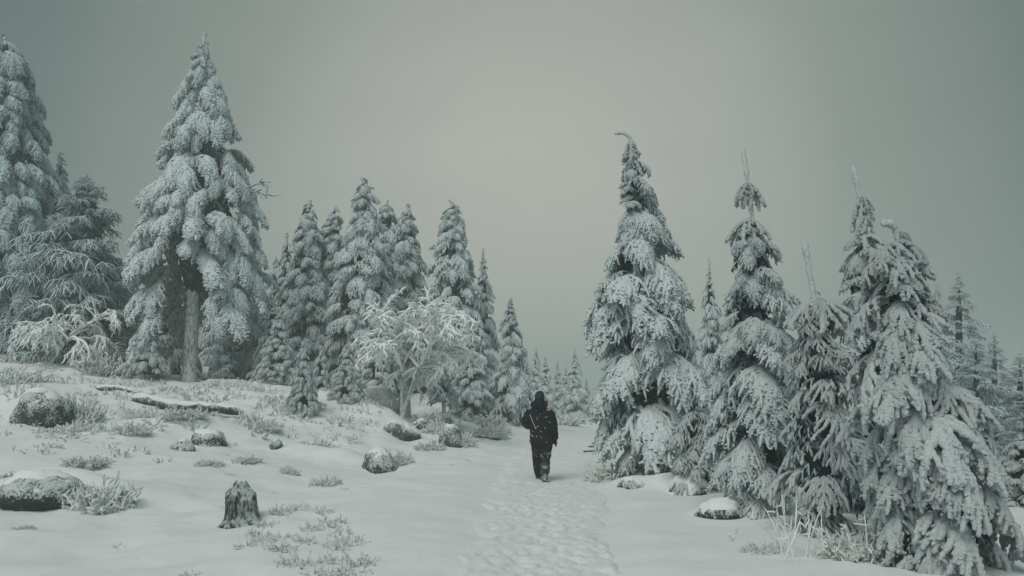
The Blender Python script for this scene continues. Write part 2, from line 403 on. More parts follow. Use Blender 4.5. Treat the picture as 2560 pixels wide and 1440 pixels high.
STYLE = {}
def style(key, n, **kw):
    STYLE[key] = [bough_mesh('bough', 100 * len(STYLE) + i, phi1=kw.get('p1', -72) + 10 * (i % 3) - 10, **{a: b for a, b in kw.items() if a != 'p1'}) for i in range(n)]
style('mat', 8, mat=M_rime, nlat=13, lat=0.36, rad=0.033, sec=4, stub=3, phi0=0, p1=-76)                                 # dense shaggy boughs
style('plaster', 8, mat=M_rime, nlat=12, lat=0.30, rad=0.040, sec=4, p1=-86, phi0=-14, sag=1.7, sag2=1.9, hang=0.8, stub=4)   # heavy hanging curtains
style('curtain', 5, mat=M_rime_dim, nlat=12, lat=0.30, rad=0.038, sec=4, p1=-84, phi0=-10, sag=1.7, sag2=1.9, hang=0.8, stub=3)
style('finger', 9, mat=M_rime_near, nlat=7, lat=0.44, rad=0.044, sec=2, K=12, S=8, ribs=0.2, p1=-72, phi0=4, sag=1.5, hang=0.8, alpha=48, sag2=1.5, secr=0.8, stub=2)  # thick separate fingers
style('star', 7, mat=M_rime_near, nlat=6, lat=0.50, rad=0.034, sec=2, K=11, S=7, ribs=0.18, p1=-62, sag=1.2, hang=0.7, sag2=1.2, stub=1)
style('twig', 6, mat=M_rime_near, nlat=3, lat=0.12, rad=0.058, sec=0, K=7, S=8, ribs=0.2, p1=-56, phi0=-12, sag=0.6)
style('fine', 5, mat=M_rime_small, nlat=10, lat=0.40, rad=0.036, sec=3, K=3, S=3)                       # far trees
style('finem', 5, mat=M_rime_small, nlat=9, lat=0.44, rad=0.028, sec=4, K=4, S=3)                      # small trees
style('sparse', 6, mat=M_rime_thin, nlat=9, lat=0.40, rad=0.015, sec=4, K=4, S=3, p1=-26, phi0=14, sag=0.75, hang=0.6, sag2=0.7, ribs=0.1, alpha=58, wig=0.17)
style('inner', 4, mat=M_inner, nlat=4, lat=0.46, rad=0.042, sec=2, K=3, S=3)
LMAX = dict(curtain=1.5, mat=1.5, plaster=1.9, finger=1.1, star=0.95, fine=1.4, finem=1.0, sparse=2.2)

def prof_fn(base, apex_z, D, prof, lean):
    """profile rows (py, left px, right px) -> function height -> (left half width, right half width) in metres about the axis"""
    rows = []
    for py, l, r in prof:
        a = W(l, py, D); b = W(r, py, D)
        ax = base.x + lean * (a.z - base.z)
        rows.append((a.z, max(0.04, ax - a.x), max(0.04, b.x - ax)))
    rows.sort()
    z = np.array([r[0] for r in rows]); l = np.array([r[1] for r in rows]); r = np.array([r[2] for r in rows])
    return lambda h: (float(np.interp(h, z, l)), float(np.interp(h, z, r)))

GEN = {}
def gen_crown(st, aspect, var):
    """a crown 6 m tall whose mesh several look-alike trees share"""
    key = (st, aspect, var)
    if key in GEN: return GEN[key]
    g = np.random.default_rng(900 + 31 * var + int(aspect * 100)); H = 6.0; w = aspect * H
    fn = lambda h: w / 2 * max(0.0, 1 - max(h, 0.0) / H) ** 0.85 * (1 + 0.12 * math.sin(h * 3 + var * 2)) + 0.04
    G = Geo(); lmax = LMAX[st]; z = 0.995 * H; a0 = g.random() * 6
    hh = np.linspace(0.1, H * 0.98, 16); na = 12; an = np.arange(na) / na * 2 * np.pi; vv = []
    for h in hh:
        for a in an:
            R = fn(h) * (0.12 if st == 'sparse' else 0.28) * (1 + 0.2 * g.normal()) * min(1, 0.2 + (H - h) / (0.12 * H)); vv.append((R * math.cos(a), R * math.sin(a), h))
    ix = np.arange(len(hh) * na).reshape(len(hh), na)
    q = np.stack([ix[:-1], np.roll(ix, -1, 1)[:-1], np.roll(ix, -1, 1)[1:], ix[1:]], -1).reshape(-1, 4); G.add(np.array(vv), q)
    while z > 0.3:
        rad = fn(z); nat = min(rad / 0.75, lmax); k = max(5, int(round((1.15 if st == 'sparse' else 0.95) * 2 * math.pi * rad / (0.62 * nat + 0.06))))
        for j in range(k):
            az = a0 + 6.283 * (j + 0.35 * g.normal()) / k; me, reach, drop, (av, aq) = STYLE[st][g.integers(len(STYLE[st]))]
            zz = z + 0.35 * g.normal() * nat; ln = nat
            for _ in range(3): R = fn(zz - drop * ln * 0.7); ln = min(R / reach, lmax)
            lo, hi = (0.5, 1.2) if st == 'sparse' else (0.66, 1.08)
            ln = max(ln, 0.1) * (lo + (hi - lo) * g.random()); off = max(0.0, R * (0.82 + 0.2 * g.random()) - reach * ln)
            m = np.array(Matrix.Translation((off * math.cos(az), off * math.sin(az), zz)) @ Matrix.Rotation(az, 4, 'Z') @ Matrix.Rotation(-math.radians(g.normal(0, 8)), 4, 'Y') @ Matrix.Rotation(g.normal(0, 0.2), 4, 'X') @ Matrix.Diagonal((ln, ln * (0.85 + 0.4 * g.random()), ln, 1)))
            G.add(av @ m[:3, :3].T + m[:3, 3], aq)
        a0 += 2.4; z -= (0.33 * nat + 0.06) * (0.8 + 0.4 * g.random())
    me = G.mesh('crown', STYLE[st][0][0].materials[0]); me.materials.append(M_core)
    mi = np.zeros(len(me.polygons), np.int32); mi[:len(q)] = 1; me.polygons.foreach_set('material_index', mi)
    GEN[key] = (me, w); return GEN[key]

def spruce(name, label, base, apex, prof, st, leader=None, dens=1.0, crown_bottom=None, trunk_r=None, joined=False, seed=0, group=None, core=True, kmin=4, tilt=0, cat='spruce tree', back=0.75, corek=0.36, front_bottom=None, lmax=None, whorls=()):
    g = np.random.default_rng(1000 + seed)
    D = base[2]
    bz = W(*base); az = W(apex[0], apex[1], D)
    bz.z = min(bz.z, ground_z(bz.x, bz.y)) if not joined else bz.z
    H = az.z - bz.z
    lean = (az.x - bz.x) / H
    fn = prof_fn(bz, az.z, D, prof, lean)
    root = tag(empty(name, bz), label, cat, group)
    root.location = bz
    zb = bz.z + 0.06 * H if crown_bottom is None else W(apex[0], crown_bottom, D).z
    fb = W(apex[0], front_bottom, D).z if front_bottom else 0
    # trunk
    tr = trunk_r or (0.018 * H + 0.03)
    hz = np.linspace(-0.4, H * 0.985, 16); K = len(hz)
    ang = np.arange(12) / 12 * 2 * np.pi
    rr = tr * np.interp(hz / H, [-0.05, 0.0, 0.03, 0.3, 1], [1.35, 1.25, 1.05, 0.85, 0.1])
    v = np.stack([lean * hz[:, None] + rr[:, None] * np.cos(ang) * (1 + 0.06 * g.normal(0, 1, (K, 12))),
                  rr[:, None] * np.sin(ang) * (1 + 0.06 * g.normal(0, 1, (K, 12))), np.repeat(hz[:, None], 12, 1)], -1)
    ix = np.arange(K * 12).reshape(K, 12)
    q = np.stack([ix[:-1], np.roll(ix, -1, 1)[:-1], np.roll(ix, -1, 1)[1:], ix[1:]], -1).reshape(-1, 4)
    obj('trunk', mesh_np('trunk', v, q, M_bark), root)
    # boughs
    lst = []
    z = az.z - 0.03 * H
    step0 = 0.05 * H
    a0 = g.random() * 6.28
    lmax = lmax or LMAX[st]
    while z > zb and not joined:
        l, r = fn(z); rad = max(0.5 * (l + r), 0.05)
        nat = min(rad / 0.75, lmax)
        k = max(kmin, int(round(0.86 * dens * 2 * math.pi * rad / (0.62 * nat + 0.06))))
        for j in range(k):
            az_ = a0 + 2 * math.pi * (j + 0.35 * g.normal()) / k
            me, reach, drop, arr = STYLE[st][g.integers(len(STYLE[st]))]
            zz = z + g.normal(0, 0.42) * nat
            if az_ % 6.283 < math.pi and g.random() > back: continue      # the far side needs fewer
            c = math.cos(az_); ln = nat
            for it in range(3):
                l2, r2 = fn(zz - drop * ln * 0.7)
                R = 0.5 * (l2 + r2) + 0.5 * (r2 - l2) * c
                ln = min(R / reach, lmax)
            vlo, vhi = (0.5, 1.2) if st == 'sparse' else (0.66, 1.08)
            ln = max(ln, 0.10) * (vlo + (vhi - vlo) * g.random())
            off = max(0.0, R * (0.82 + 0.2 * g.random()) - reach * ln)
            if front_bottom and math.sin(az_) < -0.88 and zz < fb: continue
            lst.append((me, arr, zz, az_, ln, 0.85 + 0.4 * g.random(), math.radians(tilt + g.normal(0, 8)), g.normal(0, 0.2), off))
        a0 += 2.4
        z -= (0.30 * nat + 0.05) / dens * (0.8 + 0.4 * g.random())
    for wy, wl, wn_, wt in whorls:
        for j in range(wn_):
            me, reach, drop, arr = STYLE['twig'][g.integers(len(STYLE['twig']))]
            lst.append((me, arr, W(apex[0], wy, D).z, 6.283 * (j + 0.3 * g.random()) / wn_ + wy, wl * (0.7 + 0.5 * g.random()), 1.0, math.radians(wt + g.normal(0, 8)), g.normal(0, 0.15), 0.02))
    # core of the crown: dark inner needles and twigs
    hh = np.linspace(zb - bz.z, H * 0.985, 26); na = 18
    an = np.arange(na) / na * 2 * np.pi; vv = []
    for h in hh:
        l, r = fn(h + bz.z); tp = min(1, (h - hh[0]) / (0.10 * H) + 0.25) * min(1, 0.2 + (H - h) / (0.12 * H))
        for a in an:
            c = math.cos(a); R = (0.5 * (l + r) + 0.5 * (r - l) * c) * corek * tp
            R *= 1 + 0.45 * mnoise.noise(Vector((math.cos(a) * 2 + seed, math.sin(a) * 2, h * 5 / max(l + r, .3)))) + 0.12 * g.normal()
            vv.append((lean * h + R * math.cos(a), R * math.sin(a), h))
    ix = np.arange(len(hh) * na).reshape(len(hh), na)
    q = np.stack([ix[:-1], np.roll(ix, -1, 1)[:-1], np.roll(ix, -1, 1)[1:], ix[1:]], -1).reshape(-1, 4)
    inner = []
    if not joined:
        z = az.z - 0.08 * H
        while z > zb:
            l, r = fn(z); rad = max(0.5 * (l + r), 0.05); ln = min(0.62 * rad / 0.72, 1.3)
            k = max(3, int(round(2 * math.pi * rad * 0.5 / (0.8 * ln + 0.05))))
            for j in range(k):
                if front_bottom and z < fb: continue
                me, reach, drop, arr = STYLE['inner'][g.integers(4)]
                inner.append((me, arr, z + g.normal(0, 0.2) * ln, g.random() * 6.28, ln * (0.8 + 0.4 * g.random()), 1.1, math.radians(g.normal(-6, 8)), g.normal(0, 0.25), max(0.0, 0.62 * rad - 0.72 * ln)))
            z -= 0.44 * ln + 0.06
    def mtx(zz, az_, ln, wd, tl, roll, off):
        h = zz - bz.z
        return Matrix.Translation((lean * h + off * math.cos(az_), off * math.sin(az_), h)) @ Matrix.Rotation(az_, 4, 'Z') @ Matrix.Rotation(-tl, 4, 'Y') @ Matrix.Rotation(roll, 4, 'X') @ Matrix.Diagonal((ln, ln * wd, ln, 1))
    if joined:
        l, r = max(fn(bz.z + H * t)[0] for t in (0.02, 0.1, 0.2)), max(fn(bz.z + H * t)[1] for t in (0.02, 0.1, 0.2))
        asp = (l + r) / H
        me, wref = gen_crown(st, 0.55 if st == 'sparse' else (0.36 if asp < 0.5 else 0.70), seed % (1 if st == 'finem' else 2))
        crown = obj('crown', me, root)
        wk = (l + r) / wref * 1.06
        crown.scale = (wk, wk, H / 6.0 * 1.05); crown.rotation_mode = 'ZYX'; crown.rotation_euler = (0, math.atan(lean), g.random() * 6.283)
    else:
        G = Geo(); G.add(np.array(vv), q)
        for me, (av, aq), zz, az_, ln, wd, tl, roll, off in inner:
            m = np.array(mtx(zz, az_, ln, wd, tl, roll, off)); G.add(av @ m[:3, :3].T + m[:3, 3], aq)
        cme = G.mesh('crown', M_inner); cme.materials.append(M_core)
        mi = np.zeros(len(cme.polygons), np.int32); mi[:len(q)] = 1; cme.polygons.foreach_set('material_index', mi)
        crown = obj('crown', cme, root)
        for me, arr, zz, az_, ln, wd, tl, roll, off in lst:
            o = bpy.data.objects.new('bough', me); o.matrix_local = mtx(zz, az_, ln, wd, tl, roll, off)
            link(o, crown)
    # rime-thickened leading shoot, given as pixels (and thickness in metres)
    if not leader:
        leader = ([(apex[0] - (apex[0] - base[0]) * 0.1, apex[1] + 0.1 * (base[1] - apex[1])), (apex[0], apex[1] + 8), (apex[0] + g.normal(0, 4), apex[1] - 3)], 0.035 + 0.004 * H)
    if leader:
        pts, lr = leader
        Pw = np.array([list(W(x, y, D) - bz) for x, y in pts])
        t = np.linspace(0, len(Pw) - 1, 22); i0 = np.minimum(t.astype(int), len(Pw) - 2); f = (t - i0)[:, None]
        Pl = Pw[i0] * (1 - f) + Pw[i0 + 1] * f
        for _ in range(2): Pl[1:-1] = (Pl[:-2] + 2 * Pl[1:-1] + Pl[2:]) / 4
        Pl[:, 1] += 0.02 * np.sin(np.linspace(0, 5, 22))
        rr = lr * np.interp(np.linspace(0, 1, 22), [0, 0.5, 0.9, 1], [0.7, 0.75, 0.9, 0.8]) * (1 + 0.14 * g.normal(0, 1, 22)); rr[-1] *= 0.2
        v, q2 = tubes(Pl[None], rr[None], 8, 0.16, g)
        obj('leader', mesh_np('leader', v, q2, M_rime_near), root)
    return root, crown, bz

SP = 'snow-laden spruces'
def auto(px, top, bot, w, n=6):
    """slim cone outline"""
    return [(top + (bot - top) * t, px - 3 - w / 2 * t ** 0.8, px + 3 + w / 2 * t ** 0.8) for t in np.linspace(0, 1, n)]

# right side of the path
spruce('spruce_tree', 'big dense snowy spruce beside the path with its top bent over to one side', (1622, 1205, 16.5), (1577, 345),
       [(345, 1568, 1590), (400, 1558, 1608), (470, 1550, 1640), (530, 1545, 1652), (600, 1535, 1680), (660, 1512, 1715), (720, 1497, 1730), (790, 1490, 1748),
        (880, 1492, 1768), (960, 1482, 1780), (1050, 1482, 1785), (1150, 1510, 1780), (1200, 1540, 1760)], 'mat',
       leader=([(1580, 400), (1584, 365), (1575, 342), (1560, 333), (1534, 333)], 0.048), whorls=[(350, 0.42, 6, -44), (365, 0.4, 5, -50), (395, 0.5, 7, -46)], dens=1.0, seed=1, group=SP)
spruce('spruce_tree', 'faint slender spruce with a needle-thin top between two nearer spruces', (1785, 1150, 21), (1773, 690),
       [(690, 1768, 1780), (730, 1758, 1795), (800, 1750, 1805), (900, 1735, 1825), (1100, 1715, 1850)], 'fine',
       leader=([(1778, 720), (1775, 680), (1771, 640)], 0.035), joined=True, seed=2, group=SP)
spruce('spruce_tree', 'tall narrow snowy spruce topped by a long straight frosted shoot', (1898, 1290, 11.6), (1872, 560),
       [(555, 1862, 1886), (575, 1850, 1905), (640, 1826, 1938), (700, 1826, 1965), (780, 1812, 1990), (870, 1797, 2000), (960, 1784, 2005),
        (1050, 1778, 2015), (1150, 1775, 2015), (1260, 1790, 2000)], 'mat',
       leader=([(1884, 580), (1880, 530), (1872, 470), (1864, 420), (1856, 370)], 0.042), whorls=[(458, 0.40, 7, -30), (470, 0.36, 5, -40), (548, 0.46, 8, -16), (562, 0.44, 7, -28)], dens=1.0, seed=3, group=SP)
spruce('spruce_tree', 'snowy spruce with a straight frosted shoot rising behind the nearest spruce', (2190, 1290, 11.9), (2160, 590),
       [(585, 2150, 2172), (610, 2120, 2190), (670, 2106, 2230), (780, 2098, 2250), (950, 2090, 2300), (1200, 2080, 2320)], 'mat',
       leader=([(2170, 620), (2165, 560), (2150, 500), (2140, 460), (2130, 414)], 0.045), whorls=[(492, 0.34, 5, -34), (505, 0.5, 5, -46), (530, 0.46, 5, -46), (585, 0.46, 7, -22)], dens=1.0, seed=4, group=SP)
spruce('spruce_tree', 'umbrella-topped young spruce with a tall bare frosted shoot and star-shaped boughs', (2065, 1335, 10.0), (2042, 742),
       [(742, 2030, 2052), (800, 1978, 2115), (870, 1986, 2128), (960, 1968, 2148), (1050, 1958, 2158), (1150, 1945, 2165), (1240, 1940, 2175), (1320, 1960, 2160)], 'star',
       leader=([(2044, 780), (2036, 740), (2022, 670), (2009, 606)], 0.045), whorls=[(750, 0.52, 10, -4), (758, 0.5, 9, -16), (766, 0.46, 8, -30)], dens=1.0, seed=5, group=SP)
spruce('spruce_tree', 'nearest spruce hung with thick frosted fingers and a hooked top', (2345, 1450, 7.9), (2250, 600),
       [(600, 2225, 2268), (640, 2158, 2300), (700, 2145, 2310), (800, 2135, 2345), (870, 2125, 2372), (960, 2125, 2375), (1050, 2135, 2440), (1150, 2150, 2478),
        (1250, 2175, 2530), (1350, 2185, 2565), (1440, 2180, 2590)], 'finger',
       leader=([(2255, 660), (2252, 610), (2243, 575), (2225, 558), (2200, 560)], 0.05), whorls=[(606, 0.40, 8, -6), (614, 0.42, 8, -18), (630, 0.42, 8, -30)], dens=1.15, lmax=0.86, seed=6, group=SP)
spruce('young_spruce', 'young spruce with a candle-like tip at the foot of the big bent-topped spruce', (1738, 1200, 14.3), (1738, 985),
       [(985, 1733, 1744), (1020, 1706, 1765), (1080, 1675, 1790), (1150, 1652, 1806), (1190, 1650, 1810)], 'star',
       leader=([(1738, 1010), (1738, 960)], 0.03), dens=1.0, seed=7, group=SP)
for i, (px, top, bot, w, D, lb) in enumerate([
        (2397, 705, 1210, 300, 31, 'tallest misty sparse spruce beyond the nearest spruce'),
        (2343, 735, 1210, 200, 33, 'small-topped misty spruce peeping out just behind the nearest spruce'),
        (2486, 850, 1230, 230, 35, 'misty spruce with a narrow tip near the edge of the picture'),
        (2550, 900, 1240, 260, 29, 'misty twiggy spruce cut off by the edge of the picture'),
        (2565, 985, 1290, 260, 17, 'frosted twiggy spruce filling the corner behind the nearest spruce'),
        (2490, 1030, 1275, 200, 20, 'low frosted thicket spruce just beyond the outer boughs of the nearest spruce'),
        (2440, 850, 1230, 240, 29, 'misty low twiggy spruce between the tallest misty one and the edge')]):
    spruce('misty_spruce', lb, (px, bot, D), (px, top), auto(px, top, bot, w), 'sparse', joined=True, seed=20 + i, group='misty spruces beyond the slope', trunk_r=0.05, dens=1.15, kmin=7, corek=0.35)

spruce('small_spruce', 'low snowy spruce in the corner just outside the nearest spruce', (2555, 1300, 13.5), (2550, 1090), auto(2550, 1090, 1300, 230), 'finem', joined=True, seed=41, group='small spruces along the wood edge')
# left side
tall = spruce('tall_spruce', 'tallest spruce, plastered with rime, on a bare frosted trunk', (473, 968, 30), (510, 85),
       [(85, 502, 518), (150, 486, 528), (200, 466, 545), (250, 450, 560), (300, 434, 584), (380, 410, 600), (450, 404, 620), (500, 368, 640), (600, 348, 666), (700, 335, 678), (800, 340, 680)], 'plaster',
       dens=1.25, lmax=1.55, crown_bottom=745, front_bottom=625, corek=0.20, trunk_r=0.27, seed=8, group=SP)
def stray(crown, bz, D, a, b, seed):
    g = np.random.default_rng(seed); p = W(*a, D) - bz; t = W(*b, D) - bz; d = t - p
    P = grow([list(p)], [list(d)], d.length, 0.15, 12, g, 0.06); G = Geo()
    G.add(*tubes(P, rads(1, 12, 0.055, 0.45, g, 0.2), 6, 0.2, g))
    i0 = g.integers(3, 11, 14); d2 = norm(np.repeat(np.array([list(d)]), 14, 0)) * 0.8 + g.normal(0, 0.6, (14, 3))
    G.add(*tubes(grow(P[0, i0], d2, 0.15 + 0.25 * g.random(14), 0.4, 5, g, 0.1), rads(14, 5, 0.035, 0.8, g, 0.2), 5, 0.2, g))
    obj('bough', G.mesh('bough', M_rime_thin), crown)
stray(tall[1], tall[2], 30, (560, 470), (705, 474), 1); stray(tall[1], tall[2], 29.8, (520, 290), (594, 318), 2); stray(tall[1], tall[2], 30.1, (600, 480), (668, 452), 3)
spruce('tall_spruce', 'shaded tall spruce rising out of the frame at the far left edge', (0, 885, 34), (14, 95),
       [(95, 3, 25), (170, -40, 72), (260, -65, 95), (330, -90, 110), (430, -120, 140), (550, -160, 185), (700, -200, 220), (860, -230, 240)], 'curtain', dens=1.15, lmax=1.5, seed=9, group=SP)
spruce('broad_spruce', 'broad shaggy spruce with thin spreading boughs beside the tallest spruce', (190, 900, 31.5), (212, 440),
       [(440, 203, 222), (490, 170, 262), (560, 118, 296), (650, 60, 326), (760, 20, 348), (880, 0, 355)], 'sparse', dens=1.0, seed=10, group=SP, tilt=6, kmin=9, corek=0.42)
spruce('spruce_tree', 'small spire peeping out behind the shaded tall spruce', (150, 890, 37), (152, 402), auto(152, 402, 880, 180), 'fine', joined=True, seed=11, group=SP)

mids = [
    ('mat', 'highest spruce in the middle wood, standing behind the frosted rowan', (905, 1002, 33), (908, 445), [(445, 899, 918), (500, 884, 942), (560, 870, 955), (620, 852, 972), (700, 832, 988), (800, 816, 1000), (950, 802, 1008)]),
    ('mat', 'snowy spruce with a blunt top at the near end of the middle wood', (775, 988, 37), (775, 503), [(503, 766, 784), (560, 746, 800), (620, 726, 815), (700, 712, 835), (800, 702, 848), (950, 694, 858)]),
    ('mat', 'snowy spruce wedged between the blunt-topped and the highest middle spruce', (832, 988, 37.5), (836, 518), [(518, 824, 848), (560, 810, 856), (620, 796, 864), (700, 788, 872), (800, 780, 882), (950, 775, 890)]),
    ('mat', 'dim spruce just behind the shoulder of the highest middle spruce', (965, 988, 38), (965, 503), [(503, 955, 976), (550, 941, 995), (650, 926, 1018), (800, 912, 1040), (950, 905, 1045)]),
    ('mat', 'snowy spruce with a leaning top above the frosted rowan', (1022, 992, 36), (1020, 513), [(513, 1010, 1031), (580, 987, 1045), (650, 976, 1060), (720, 962, 1072), (850, 952, 1085), (960, 946, 1090)]),
    ('mat', 'slim double-topped snowy spruce behind the frosted rowan', (1152, 1006, 34), (1133, 502), [(502, 1124, 1143), (560, 1100, 1160), (620, 1088, 1175), (700, 1074, 1190), (780, 1066, 1212), (880, 1062, 1232), (980, 1057, 1246)]),
    ('fine', 'narrow snowy spruce behind the slim double-topped one', (1220, 1012, 36.5), (1208, 638), [(638, 1199, 1217), (700, 1190, 1232), (780, 1182, 1250), (880, 1176, 1262), (980, 1172, 1268)]),
    ('mat', 'pointed snowy spruce at the path end of the middle wood', (1286, 1036, 31.5), (1277, 745), [(745, 1273, 1281), (800, 1256, 1294), (860, 1246, 1310), (920, 1237, 1324), (980, 1230, 1338), (1025, 1228, 1342)]),
]
for i, (st, lb, b, a, pr) in enumerate(mids):
    spruce('spruce_tree', lb, b, a, pr, st, lmax=1.2, dens=1.12, seed=30 + i, group=SP, joined=(st == 'fine'))
small = [
    (696, 788, 948, 110, 28.3, 'finem', 'small bright spruce at the foot of the middle wood by the tallest spruce'),
    (678, 742, 945, 90, 30, 'fine', 'slim little spruce just behind the small bright spruce'),
    (757, 858, 1035, 88, 24.5, 'finem', 'little round-shouldered spruce standing forward on the snowy bank'),
    (802, 868, 990, 60, 27.6, 'fine', 'tiny narrow spruce between two small spruces on the bank'),
    (867, 862, 1004, 95, 26.4, 'finem', 'little spruce next to the flat-topped boulder'),
    (1110, 925, 1006, 70, 29, 'fine', 'tiny spruce under the outer twigs of the frosted rowan'),
    (715, 598, 975, 120, 40, 'fine', 'pale spire at the back of the middle wood nearest the tallest spruce'),
    (940, 860, 1010, 120, 31, 'fine', 'low bushy spruce behind the flat-topped boulder'),
    (1175, 860, 1020, 120, 31.5, 'fine', 'low bushy spruce between the rowan and the pointed spruce'),
    (366, 765, 940, 110, 29, 'finem', 'frosted sapling with a cross-shaped top beside the trunk of the tallest spruce'),
    (425, 700, 945, 150, 33, 'fine', 'shaded spruce filling the gap on the path side behind the bare trunk'),
    (560, 740, 955, 90, 30.5, 'sparse', 'thin pale sapling right of the bare trunk'),
    (600, 690, 955, 150, 33, 'fine', 'shaded spruce under the outer boughs of the tallest spruce'),
    (300, 690, 930, 190, 34, 'fine', 'shaded spruce in the dark hollow left of the tallest spruce'),
    (650, 760, 950, 110, 32, 'fine', 'shaded small spruce between the tallest spruce and the middle wood'),
    (60, 640, 905, 220, 36, 'sparse', 'dark thin spruce deep in the wood at the left edge'),
]
for i, (px, top, bot, w, D, st, lb) in enumerate(small):
    spruce('small_spruce', lb, (px, bot, D), (px + 2, top), auto(px, top, bot, w), st, joined=True, seed=50 + i, group='small spruces along the wood edge', dens=1.0)
far = [(1340, 872, 1030, 46, 66, 'faint spire nearest the pointed spruce at the end of the path'), (1363, 898, 1035, 56, 60, 'faint broad spruce behind the walking person'),
       (1394, 906, 1040, 36, 70, 'faint thin spruce between the two groups at the end of the path'), (1437, 880, 1045, 66, 62, 'tallest faint spruce where the path ends'),
       (1415, 920, 1042, 46, 67, 'faint low spruce leaning on the tallest faint one'), (1466, 950, 1046, 40, 72, 'faint stub of a spruce next to the big bent-topped spruce'),
       (1320, 905, 1030, 44, 70, 'faint spruce half hidden by the pointed spruce')]
for i, (px, top, bot, w, D, lb) in enumerate(far):
    spruce('distant_spruce', lb, (px, bot, D), (px, top), auto(px, top, bot, w), 'fine', joined=True, seed=80 + i, group='distant spruces at the end of the path', dens=0.8)


# shaded wood closing the view behind the left-hand trees
for i, (px, top, bot, w, D) in enumerate([(-40, 560, 890, 260, 42), (60, 600, 890, 240, 44), (260, 620, 900, 220, 41), (330, 700, 920, 190, 40), (410, 690, 930, 180, 41),
                                          (500, 700, 940, 190, 42), (585, 680, 945, 190, 40), (640, 700, 950, 170, 43), (690, 655, 955, 150, 44), (735, 720, 965, 150, 42), (520, 640, 950, 300, 46), (460, 720, 945, 260, 45)]):
    spruce('shaded_spruce', 'shaded spruce standing deep in the wood behind the tallest spruce', (px, bot, D), (px, top), auto(px, top, bot, w), 'fine', joined=True, seed=120 + i,
           group='shaded spruces deep in the wood', dens=0.75, back=0.3, lmax=2.0)

# ---------------------------------------------------------------- frosted broadleaf trees
def broadleaf(name, label, base, trunks, spread, height, r0, twig, seed, mat, levels=3, droop=1.2, n1=7, n2=6, n3=6):
    g = np.random.default_rng(seed)
    b = W(*base); b.z = ground_z(b.x, b.y) - 0.05
    root = tag(empty(name, b), label, 'tree')
    P = grow([(0, 0, 0)] * len(trunks), trunks, [height * 0.62 * np.linalg.norm(t) for t in trunks], -0.15, 9, g, 0.07)
    R = np.outer(np.ones(len(trunks)), np.linspace(r0, r0 * 0.35, 9))
    v, q = tubes(P, R, 10, 0.10, g)
    obj('trunk', mesh_np('trunk', v, q, M_bark), root)
    G = Geo(); par = P; lo = 4
    specs = [(n1, spread * 0.72, 0.05, 0.9, 8), (n2, spread * 0.42, 0.042, droop, 8), (n3, spread * 0.22, twig, droop * 1.5, 6), (4, spread * 0.11, twig * 0.9, droop * 1.2, 5)][:levels]
    for li, (n, ln, rr, sg, K) in enumerate(specs):
        N_, K_ = par.shape[:2]
        a = np.repeat(np.arange(N_), n)
        lo_ = 0.45 if li == 0 else 0.25
        f = (lo_ + (1.0 - lo_) * ((np.tile(np.arange(n), N_) + g.random(len(a))) / n)) * (K_ - 1.001); i0 = f.astype(int); fr_ = (f - i0)[:, None]
        p = par[a, i0] * (1 - fr_) + par[a, i0 + 1] * fr_
        T = norm(par[a, i0 + 1] - par[a, i0])
        o_ = g.normal(0, 1, (len(a), 3)); o_[:, 2] = np.abs(o_[:, 2]) * 0.7; o_ = norm(o_)
        d = norm(T * (0.35 if li == 0 else 0.75) + o_ * 0.9 + (np.array([0, 0, 0.35]) if li == 0 else 0))
        par = grow(p, d, ln * (0.6 + 0.7 * g.random(len(a))), sg * (0.6 + 0.8 * g.random(len(a))), K, g, 0.10)
        rr_ = rads(len(a), K, rr * (0.8 + 0.5 * g.random(len(a))), 0.7, g, 0.15)
        G.add(*tubes(par, rr_, 5, 0.12, g))
    obj('crown', G.mesh('crown', mat), root)
    return root
broadleaf('frosted_rowan', 'white rime-covered leafless tree with a round drooping crown beside the flat-topped boulder', (1005, 1034, 26.5), [(-0.06, 0.05, 1.0), (0.26, -0.05, 0.97)], 2.25, 4.5, 0.075, 0.036, 5, M_rime_white, levels=4, droop=1.0)
broadleaf('frosted_sapling', 'small crooked leafless tree with drooping frosted twigs in the dark hollow', (128, 892, 29), [(0.45, -0.05, 0.85), (0.30, 0.2, 0.8)], 2.1, 2.2, 0.06, 0.030, 9, M_rime_white, levels=4, droop=1.5, n1=5, n2=4, n3=4)

